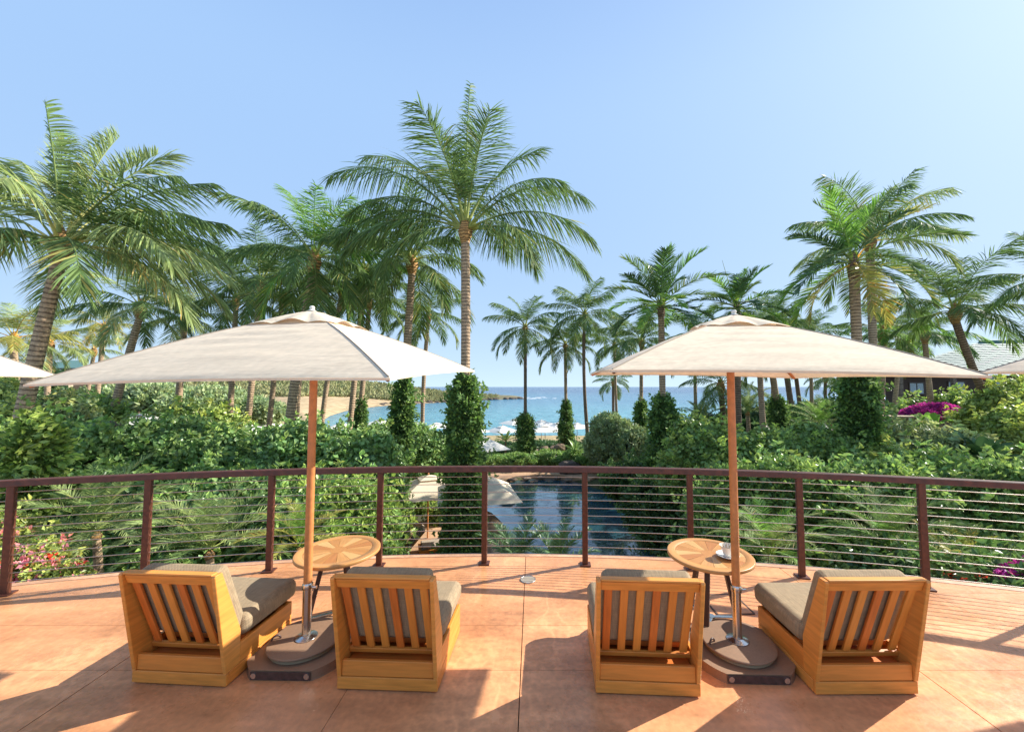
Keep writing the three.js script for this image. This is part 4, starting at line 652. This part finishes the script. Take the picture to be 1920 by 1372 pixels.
bush('shrub', 'dense green shrub behind the hedge right of the brownish shrub', 'shrub', M.bush, SP.glossy, [[150, 778, 15, 36, 20], [190, 780, 15, 30, 18]], 1700, 1.3);
bush('shrub', 'bright shrub behind the hedge at the two thin palm trunks', 'shrub', M.bushYellow, SP.glossy, [[345, 800, 14, 32, 24], [392, 800, 14, 30, 25], [425, 815, 14, 30, 22]], 2200, 1.2);
bush('tree', 'light green feathery tree rising behind the left palms', 'tree', M.bushGrey, SP.clump, [[300, 752, 42, 70, 26], [400, 765, 40, 75, 30], [470, 775, 44, 50, 22], [230, 745, 46, 60, 24]], 3600, 1.0);
bush('tree', 'dark spreading tree at the far left below the white umbrella', 'tree', M.bushDark, SP.clump, [[20, 722, 28, 60, 30], [60, 735, 30, 40, 24]], 1500, 0.8);
bush('bougainvillea', 'pink and red flowering bougainvillea at the left end of the railing', 'flowering shrub', M.bushYellow, SP.round, [[40, 1075, 5.35, 60, 46], [100, 1092, 5.2, 42, 26], [-30, 1050, 5.5, 60, 60], [10, 1010, 6.0, 40, 40]], 3000, 0.75, undefined, (t, b, s) => { scatter('flowers', SP.flower, M.pink, shell(b.slice(0, 3).map((q) => [q[0], q[1], q[2], q[3] * 1.1, q[4] * 1.1, q[5] * 1.1]), 420, 1.0, s + 7), t, 'stuff'); scatter('red_flowers', SP.flower, M.red, shell(b.slice(0, 2).map((q) => [q[0], q[1], q[2], q[3] * 1.12, q[4] * 1.12, q[5] * 1.12]), 60, 0.9, s + 9), t, 'stuff'); });
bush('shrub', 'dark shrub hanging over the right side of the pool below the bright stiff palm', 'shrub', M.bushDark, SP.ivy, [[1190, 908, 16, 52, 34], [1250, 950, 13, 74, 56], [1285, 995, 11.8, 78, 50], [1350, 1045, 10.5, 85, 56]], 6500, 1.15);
bush('shrub', 'bright green shrub left of the right umbrella pole, above the railing', 'shrub', M.bush, SP.glossy, [[1310, 855, 11.5, 52, 48], [1350, 870, 11, 55, 52], [1290, 895, 11.5, 45, 40]], 4200, 0.95);
bush('shrub', 'wide bright green shrub right of the right umbrella pole, above the railing', 'shrub', M.bush, SP.glossy, [[1430, 868, 11, 62, 50], [1500, 862, 11.3, 66, 48], [1568, 872, 11, 56, 46]], 5600, 0.95);
bush('shrub', 'dark green shrub with pale glints seen through the cables right of the right table', 'shrub', M.hedge, SP.ivy, [[1380, 965, 8.8, 80, 70], [1470, 955, 8.4, 85, 75], [1560, 960, 8.2, 80, 75], [1420, 1060, 8, 120, 70], [1560, 1060, 7.8, 120, 70]], 9500, 0.95);
bush('shrub', 'dark green shrub with pale glints behind the right end of the railing', 'shrub', M.hedge, SP.ivy, [[1660, 960, 8, 85, 80], [1760, 955, 8.2, 90, 75], [1860, 960, 7.8, 90, 80], [1940, 980, 7.6, 80, 90], [1680, 1070, 7.4, 120, 70], [1830, 1080, 7.2, 130, 70]], 10500, 0.95);
bush('shrub', 'silver green rounded shrub right of the tall ivy column', 'shrub', M.bushGrey, SP.fine, [[1720, 865, 11, 62, 46], [1780, 875, 11, 62, 44], [1690, 900, 10.5, 50, 34]], 5200, 1.15);
bush('shrub', 'yellow green shrub close right of the tall ivy column', 'shrub', M.bushYellow, SP.glossy, [[1665, 880, 10.5, 40, 34], [1700, 905, 10, 44, 26]], 2200, 0.9);
bush('shrub', 'tall bright shrub at the right edge under the umbrella corner', 'shrub', M.bushYellow, SP.glossy, [[1880, 775, 14, 46, 36], [1920, 758, 14, 40, 34], [1835, 795, 14.5, 30, 20], [1905, 830, 12.5, 40, 54]], 3600, 1.2);
bush('shrub', 'green shrub behind the planter wall beside the purple flowers', 'shrub', M.bush, SP.glossy, [[1815, 768, 19, 28, 20], [1778, 758, 20, 22, 12], [1690, 782, 20, 26, 12], [1720, 765, 22, 20, 9]], 1500, 1.4);
bush('bougainvillea', 'purple bougainvillea heaped on top of the planter wall', 'flowering shrub', M.purple, SP.flower, [[1755, 776, 17.2, 44, 15], [1735, 780, 17.1, 34, 11], [1785, 781, 17.2, 28, 9]], 2600, 1.9);
bush('bougainvillea', 'red and purple flowers at the right end below the railing', 'flowering shrub', M.purple, SP.flower, [[1908, 1092, 5.2, 26, 14], [1950, 1080, 5.2, 36, 24]], 260, 1.0, undefined, (t, b, s) => { scatter('red_flowers', SP.flower, M.red, shell([[b[0][0] - 0.45, b[0][1] - 0.06, b[0][2] - 0.05, 0.42, 0.07, 0.25]], 70, 0.9, s + 7), t, 'stuff'); });
bush('shrub', 'low green planting under the railing at the far right behind the last post', 'shrub', M.bushDark, SP.round, [[1830, 1110, 5.5, 110, 30], [1950, 1110, 5.4, 70, 30], [1700, 1095, 5.8, 80, 30]], 2600, 0.9);
bush('shrub', 'round grey green shrub beyond the pool right of the bare leaning trunk', 'shrub', M.bushGrey, SP.clump, [[1150, 820, 25, 46, 36], [1180, 835, 24, 34, 30], [1125, 840, 25, 26, 26]], 1500, 0.42);
bush('shrub', 'low bright planting along the far side of the pool', 'shrub', M.bush, SP.clump, [[925, 864, 27, 26, 9], [970, 862, 27, 30, 9], [1030, 858, 28, 34, 11], [1090, 858, 27, 34, 11], [1140, 868, 26, 34, 14], [1180, 872, 25, 34, 20]], 2600, 0.34);
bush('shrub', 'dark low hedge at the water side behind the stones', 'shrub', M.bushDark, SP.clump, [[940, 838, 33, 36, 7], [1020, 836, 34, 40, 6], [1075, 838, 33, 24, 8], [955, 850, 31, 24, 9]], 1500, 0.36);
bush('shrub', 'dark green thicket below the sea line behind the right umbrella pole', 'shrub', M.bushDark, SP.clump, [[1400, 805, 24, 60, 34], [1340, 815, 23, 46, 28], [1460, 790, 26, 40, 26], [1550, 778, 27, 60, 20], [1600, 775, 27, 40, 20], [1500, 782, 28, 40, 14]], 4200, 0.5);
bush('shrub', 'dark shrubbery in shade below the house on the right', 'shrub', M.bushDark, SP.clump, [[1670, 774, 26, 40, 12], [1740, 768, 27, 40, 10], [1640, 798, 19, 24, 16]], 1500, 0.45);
bush('shrub', 'green undergrowth beside the sun lounger by the pool', 'shrub', M.bush, SP.glossy, [[742, 962, 12.8, 22, 26], [722, 1012, 11.5, 24, 42], [835, 970, 16.6, 24, 20], [770, 945, 17, 26, 18]], 2300, 1.15);
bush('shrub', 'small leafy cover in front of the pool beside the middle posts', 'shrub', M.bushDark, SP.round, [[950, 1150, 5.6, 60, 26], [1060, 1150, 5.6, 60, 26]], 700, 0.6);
// plant with big paddle leaves on the right, and a yellow green agave by the pool
function leafy(label, name, hub, d, n, L, wd, mat, seed, low = 10, hiA = 84) {
  const c = at(hub[0], hub[1], d), t = thing(name, label, 'plant', c), R = rng(seed);
  for (let i = 0; i < n; i++) {
    const az = i * 2.4 + R() * 0.5, e0 = lerp(hiA, low, i / n) * D2R, len = L * lerp(0.75, 1.1, R()), dr = lerp(0.5, 1.4, R());
    const g = sheet(4, 10, (u, v) => { const e = e0 - dr * v * v, r = len * (Math.cos(e0) * v + 0.05), y = len * (Math.sin(e0) * v - dr * 0.32 * v * v * v), w = wd * Math.sin(Math.PI * Math.pow(v, 0.6) * 0.97 + 0.04) * (u - 0.5), f = Math.abs(u - 0.5) * wd * 0.5 * Math.sin(Math.PI * v); return [Math.cos(az) * r - Math.sin(az) * w, y + f, Math.sin(az) * r + Math.cos(az) * w]; });
    g.setAttribute('color', new THREE.Float32BufferAttribute(new Float32Array(g.attributes.position.count * 3).fill(lerp(0.75, 1.3, R())), 3)); part('leaf', g, mat, t);
  }
  part('stem', rod(V(0, -1.2, 0), V(0, 0.05, 0), 0.07, 0.05, 8), M.barkDark, t);
}
leafy('clump of large glossy paddle leaves near the right edge', 'paddle_leaf_plant', [1850, 870], 10, 22, 1.15, 0.34, M.frondDark, 71);
leafy('clump of large glossy paddle leaves just left of the bigger clump at right', 'paddle_leaf_plant', [1800, 860], 10.6, 16, 0.9, 0.28, M.frondDark, 72);
leafy('upright bright paddle leaves by the planter wall', 'paddle_leaf_plant', [1745, 805], 14, 12, 0.9, 0.3, M.frondBright, 73, 30);
leafy('yellow green agave rosette by the pool under the beach umbrella', 'agave', [948, 826], 29, 16, 1.2, 0.24, M.bushYellow, 74, 8, 70);
leafy('dark agave rosette at the foot of the bare leaning trunk', 'agave', [1080, 845], 27, 14, 1.3, 0.2, M.bush, 75, 15, 75);

// ---------------------------------------------------------------- around the pool
{
  const R = rng(91), stone = (px, py, d, r, mat, label, sy = 0.7, group) => { const p = at(px, py, d), m = part(numbered('boulder'), boulder(r, px * 0.013 + py, sy), mat, scene, [p.x, p.y, p.z], [0, R() * 6, 0]); return tag(m, label, 'boulder', group); };
  const rim = [[895, 935], [905, 922], [918, 914], [925, 928], [935, 906], [942, 931], [952, 936], [962, 899], [988, 897], [1015, 895], [1045, 896], [1066, 899]], nth = ['first', 'second', 'third', 'fourth', 'fifth', 'sixth', 'seventh', 'eighth', 'ninth', 'tenth', 'eleventh', 'last'];
  rim.forEach(([x, y], i) => { const p = onLevel(x, y, TERRACE); stone(x, y, -p.z, x > 955 ? 0.26 : lerp(0.3, 0.5, R()), M.rock, nth[i] + ' brown stone from the left along the edge of the pool', 0.35, 'brown stones along the pool edge'); });
  stone(1070, 884, 26, 0.85, M.lava, 'dark pointed boulder at the far right end of the pool terrace', 0.9);
  stone(1160, 905, 20, 0.8, M.rock, 'brown boulder half hidden under the shrubs right of the pool', 0.8);
  stone(895, 1015, 12.6, 0.95, M.rockTan, 'large pale tan boulder at the near end of the pool beside the ivy trunk', 0.85);
  stone(912, 1045, 11.2, 0.75, M.rockTan, 'second pale tan boulder right below the large one', 0.8);
  stone(925, 992, 13.4, 0.42, M.rock, 'small dark boulder at the water behind the tan boulders', 0.6);
  stone(170, 797, 13.5, 0.42, M.rock, 'reddish brown rock above the hedge at left', 0.6);
  stone(200, 800, 14.5, 0.35, M.rock, 'small reddish rock right of the larger one above the hedge', 0.6);
  for (const [x, y, w] of [[1022, 845, 'second'], [1038, 843, 'third'], [1050, 840, 'last'], [1010, 850, 'first']]) stone(x, y, 29, 0.42, M.rock, w + ' brown stone from the left in the planting beyond the pool', 0.75, 'brown stones beyond the pool');
}
// parasols farther off: a square canopy on a pole
function parasol(label, px, py, d, w, turn, drop, tall, mat = M.white, group, tilt = 0) {
  const ap = at(px, py, d), foot = V(ap.x, ap.y - tall, ap.z), t = thing('beach_umbrella', label, 'umbrella', foot, 0, group), a = V(0, tall, 0), cs = [0, 1, 2, 3].map((k) => { const q = turn + k * Math.PI / 2; return V(Math.cos(q) * w * 0.707, tall - drop + tilt * Math.cos(q), Math.sin(q) * w * 0.707); });
  for (let k = 0; k < 4; k++) { const A = cs[k], B = cs[(k + 1) % 4], f = (u, v, k0, lift) => { const tt = lerp(k0, 1, v) * (lift ? 0.3 : 1), p = a.clone().lerp(A, tt).lerp(a.clone().lerp(B, tt), u); p.y += 0.08 * Math.sin(Math.PI * tt) * drop + (lift ? 0.06 : 0) - 0.02 * Math.sin(Math.PI * u) * tt; return [p.x, p.y, p.z, u * w * tt, v]; }; part('canopy_panel', sheet(8, 8, (u, v) => f(u, v, 0.22, 0)), mat, t); part('vent', sheet(4, 3, (u, v) => f(u, v, 0.03, 1)), mat, t); }
  part('pole', rod(V(0, 0, 0), a, 0.028, 0.026, 8), M.pole, t); part('finial', new THREE.SphereGeometry(0.04, 8, 6), M.pole, t, [0, tall + 0.09, 0]);
  cs.forEach((c) => part('rib', rod(a.clone().add(V(0, -0.05, 0)), c.clone().add(V(0, -0.03, 0)), 0.012, 0.01, 5), M.pole, t));
  part('base', new THREE.CylinderGeometry(0.28, 0.3, 0.08, 20), M.base, t, [0, 0.04, 0]);
}
const bg = 'white umbrellas along the beach';
parasol('poolside umbrella seen from above left of the ivy trunk, its wooden pole showing', 803, 893, 14.8, 2.3, 0.35, 0.55, 2.35, M.canvas);
parasol('poolside umbrella seen from above between the ivy trunk and the pool', 895, 890, 13.0, 2.5, 0.55, 0.62, 2.3, M.canvas);
parasol('large white umbrella behind the pool beside the ivy trunk', 903, 818, 21, 2.3, 0.25, 0.62, 2.5, M.white);
parasol('white beach umbrella whole in view left of the first palm over the sea', 942, 799, 38, 2.5, 0.1, 0.5, 2.4, M.white, bg);
parasol('white beach umbrella half hidden behind the thick ivy of the tallest palm', 888, 799, 38, 2.5, 0.2, 0.5, 2.4, M.white, bg);
parasol('highest white beach umbrella just left of the ivy of the first palm over the sea', 966, 786, 46, 2.8, 0.15, 0.5, 2.4, M.white, bg);
parasol('white beach umbrella behind, right of the first palm over the sea', 1015, 788, 45, 2.8, 0.1, 0.5, 2.4, M.white, bg);
parasol('nearer white beach umbrella right of the first palm over the sea', 1022, 797, 38, 2.7, 0.75, 0.55, 2.4, M.white, bg);
parasol('white beach umbrella just left of the short ivy palm over the sea', 1046, 793, 43, 2.6, 0.3, 0.5, 2.4, M.white, bg);
parasol('white beach umbrella between the short ivy palm and the leaning palm', 1082, 793, 44, 2.6, 0.2, 0.5, 2.4, M.white, bg);
for (const [x, y, d, lab] of [[640, 793, 42, 'white beach umbrella above the hedge just right of the left umbrella pole'], [712, 787, 44, 'white beach umbrella above the hedge right of the ivy cone'], [778, 793, 46, 'white beach umbrella above the hedge between two thin trunks'], [818, 793, 47, 'white beach umbrella above the hedge left of the ivy trunk'], [500, 790, 44, 'white beach umbrella above the hedge at the sand left of the umbrella pole'], [470, 797, 36, 'white umbrella half sunk behind the hedge at the thin trunks'], [160, 812, 18, 'white umbrella corner showing low in the hedge at left']]) parasol(lab, x, y, d, 2.7, 0.2 + x * 0.01, 0.5, 2.4, M.white, bg);
parasol('small white umbrella above the hedge right of the leaning yellowish palm', 260, 777, 18, 2.0, 0.2, 0.36, 2.3, M.white);
// shade cloths right of the right umbrella pole
for (const [x0, x1, y0, y1, d, lab] of [[1436, 1476, 799, 818, 21, 'small white shade cloth left of the bushy feather palm'], [1476, 1560, 796, 822, 20.5, 'wide white shade cloth behind the bushy feather palm'], [1540, 1592, 796, 815, 21.5, 'white shade cloth next to the tall ivy column']]) {
  const a = at(x0, y0, d + 0.8), b = at(x1, y0 + 2, d + 0.8), c = at(x0, y1, d - 1), e = at(x1, y1, d - 1), t = thing('shade_cloth', lab, 'shade cloth', V(c.x, c.y - 2.2, c.z));
  part('cloth', sheet(12, 8, (u, v) => { const p = c.clone().lerp(e, u).lerp(a.clone().lerp(b, u), v).sub(t.position); p.y += 0.18 * Math.cos(u * 9) * (0.3 + 0.7 * v) - 0.12 * Math.sin(Math.PI * v); return [p.x, p.y, p.z, u * 2, v * 2]; }), M.white, t);
  for (const q of [a, b, c, e]) { const p = q.clone().sub(t.position); part('pole', rod(V(p.x, -0.3, p.z), V(p.x, p.y + 0.05, p.z), 0.03, 0.03, 8), M.pole, t); }
}
// sun lounger by the pool
{
  const p = at(800, 1045, 13.3), t = thing('sun_lounger', 'cream cushioned wooden sun lounger with raised back below the railing left of the ivy trunk', 'sun lounger', V(p.x, TERRACE, p.z - 0.2), -1.25);
  t.position.y = Math.max(TERRACE, groundY(p.x, -p.z)) - 0.01;
  part('frame', board(0.68, 0.09, 1.35, 0.01), M.honey[0], t, [0, 0.27, -0.35]); for (const [x, z] of [[-0.29, -0.95], [0.29, -0.95], [-0.29, 0.25], [0.29, 0.25]]) part('leg', board(0.06, 0.24, 0.06, 0.005), M.honey[1], t, [x, 0.115, z]);
  part('seat_cushion', cushionGeo(0.64, 0.11, 1.25, 0.012, 3), M.mattress, t, [0, 0.365, -0.38]); part('back_frame', board(0.66, 0.05, 0.74, 0.01), M.honey[2], t, [-0.02, 0.58, 0.46], [0.85, 0, 0]); part('back_cushion', cushionGeo(0.62, 0.11, 0.74, 0.012, 4), M.mattress, t, [-0.02, 0.66, 0.40], [0.85, 0, 0]);
}
// ---------------------------------------------------------------- houses and walls
{
  // house on the right with a green tiled roof
  const d = 34, p0 = at(1800, 760, d), t = thing('house', 'dark walled house with green tiled roof behind the palms at the right edge', 'house', V(p0.x, groundY(p0.x, d) - 0.2, p0.z)), L = (x, y, dd = d) => at(x, y, dd).sub(t.position);
  const e0 = L(1640, 700), e1 = L(2150, 688), r0 = L(1838, 641, d + 3.4), r1 = L(2150, 636, d + 3.4), rows = 16;
  const slope = (a, b, c, e, name) => { for (let j = 0; j < rows; j++) { const v0 = j / rows, v1 = (j + 1) / rows, A = a.clone().lerp(c, v0), B = b.clone().lerp(e, v0), Cc = a.clone().lerp(c, v1), E2 = b.clone().lerp(e, v1); part(name, sheet(40, 1, (u, v) => { const p = A.clone().lerp(B, u).lerp(Cc.clone().lerp(E2, u), v); p.y += 0.045 * (1 - v) + 0.02 * (Math.round(u * 40) % 2); return [p.x, p.y, p.z, u * 9, v * 0.3]; }), M.roofGreen, roof); } };
  const roof = part('roof', sheet(1, 1, (u, v) => { const p = e0.clone().lerp(e1, u).lerp(r0.clone().lerp(r1, u), v); return [p.x, p.y - 0.12, p.z, u, v]; }), M.trim, t);
  slope(e0, e1, r0, r1, 'tile_course');
  const b0 = L(1640, 705, d + 7), b1 = L(2150, 690, d + 7); part('roof_back', sheet(1, 1, (u, v) => { const p = b0.clone().lerp(b1, u).lerp(r0.clone().lerp(r1, u), v); return [p.x, p.y - 0.02, p.z, u * 9, v * 4]; }), M.roofGreen, t);
  part('ridge', rod(r0.clone().add(V(0, 0.06, 0)), r1.clone().add(V(0, 0.06, 0)), 0.13, 0.13, 8), M.roofGreen, t); part('fascia', bar(e0.clone().add(V(0, -0.12, 0.04)), e1.clone().add(V(0, -0.12, 0.04)), 0.06, 0.2), M.trim, t);
  const w0 = L(1660, 702, d + 0.8), w1 = L(2150, 690, d + 0.8), wl = (x0, x1, y0, y1, z = 0) => { const W = x1 - x0; return board(W, y1 - y0, 0.12, 0.01).translate((x0 + x1) / 2, (y0 + y1) / 2, w0.z + z); };
  part('wall', wl(w0.x, w1.x, -1, w0.y - 0.1), M.wallDark, t);
  for (const [x, y, w, h] of [[1795, 726, 1.5, 1.0], [1868, 718, 1.3, 1.3], [1905, 722, 1.0, 1.1], [1720, 728, 1.3, 1.0]]) { const c = L(x, y, d + 0.7), wn = part('window', mergeGeometries([board(w + 0.16, 0.09, 0.08).translate(0, h / 2, 0), board(w + 0.16, 0.09, 0.1).translate(0, -h / 2, 0), board(0.09, h, 0.08).translate(-w / 2, 0, 0), board(0.09, h, 0.08).translate(w / 2, 0, 0), board(0.06, h, 0.06)]), M.trim, t, [c.x, c.y, w0.z + 0.09]); part('pane', board(w, h, 0.02, 0.002), M.pane, wn, [0, 0, -0.01]); part('blind', board(w, h * 0.9, 0.01, 0.002), M.white, wn, [0, 0, -0.018]); }
  for (const x of [1690, 1790, 1885]) { const c = L(x, 745, d - 0.3); part('column', board(0.28, 3.4, 0.28, 0.02), M.stone, t, [c.x, c.y, c.z]); }
}
{
  const d = 46, c = at(112, 742, d), t = thing('house', 'small cream house with green roof behind the leaning palm at left', 'house', V(c.x, groundY(c.x, d) - 1.2, c.z)), L = (x, y, dd = d) => at(x, y, dd).sub(t.position);
  const y1 = L(110, 692).y, x0 = L(60, 700).x, x1 = L(152, 700).x, z = 0;
  part('roof', sheet(14, 12, (u, v) => { const k = lerp(1, 0.25, v), x = lerp(x0 - 0.6, x1 + 0.9, 0.5 + (u - 0.5) * k); return [x, y1 + 0.05 + v * 1.1 + 0.03 * (Math.round(v * 12) % 2), 0.8 - v * 2.6, u * 6, v * 3]; }), M.roofGreen, t);
  part('fascia', board(x1 - x0 + 1.5, 0.18, 0.1), M.trim, t, [(x0 + x1) / 2 + 0.15, y1, 0.82]);
  part('wall', board(x1 - x0 - 1.2, y1 + 0.6, 0.2), M.cream, t, [(x0 + x1) / 2 - 0.3, y1 / 2 - 0.3, -2]);
  for (const x of [86, 128]) { const q = L(x, 730); part('column', board(x > 100 ? 0.9 : 0.5, y1 + 0.6, 0.5, 0.02), M.cream, t, [q.x, y1 / 2 - 0.3, 0.2]); }
  const bm = L(100, 728); part('beam', board(3.0, 0.5, 0.4, 0.02), M.cream, t, [bm.x, bm.y, 0.2]);
}
{
  const d = 16.6, p = at(1672, 800, d), t = thing('planter_wall', 'tan stone planter wall with square pillar carrying the purple flowers', 'wall', V(p.x, p.y - 1.6, p.z)), L = (x, y, dd = d) => at(x, y, dd).sub(t.position);
  const top = L(1672, 783), e = L(1880, 798);
  part('pillar', board(0.62, top.y + 0.5, 0.62, 0.02), M.stone, t, [top.x, top.y / 2 - 0.25, 0]);
  part('wall', board(e.x - top.x, top.y + 0.4, 0.4, 0.02), M.stone, t, [(e.x + top.x) / 2 + 0.32, top.y / 2 - 0.22, 0.05]); part('coping', board(e.x - top.x + 0.7, 0.08, 0.62, 0.015), M.cream, t, [(e.x + top.x) / 2, top.y + 0.05, 0.04]);
  const f = at(1628, 800, 21), w = thing('stone_post', 'narrow tan stone post left of the planter wall, behind the ivy column', 'post', V(f.x, f.y - 1.2, f.z)); part('shaft', board(0.5, 1.9, 0.5, 0.02), M.stone, w, [0, 0.95, 0]); part('cap', board(0.6, 0.1, 0.6, 0.02), M.cream, w, [0, 1.95, 0]);
}
renderer.render(scene, camera);
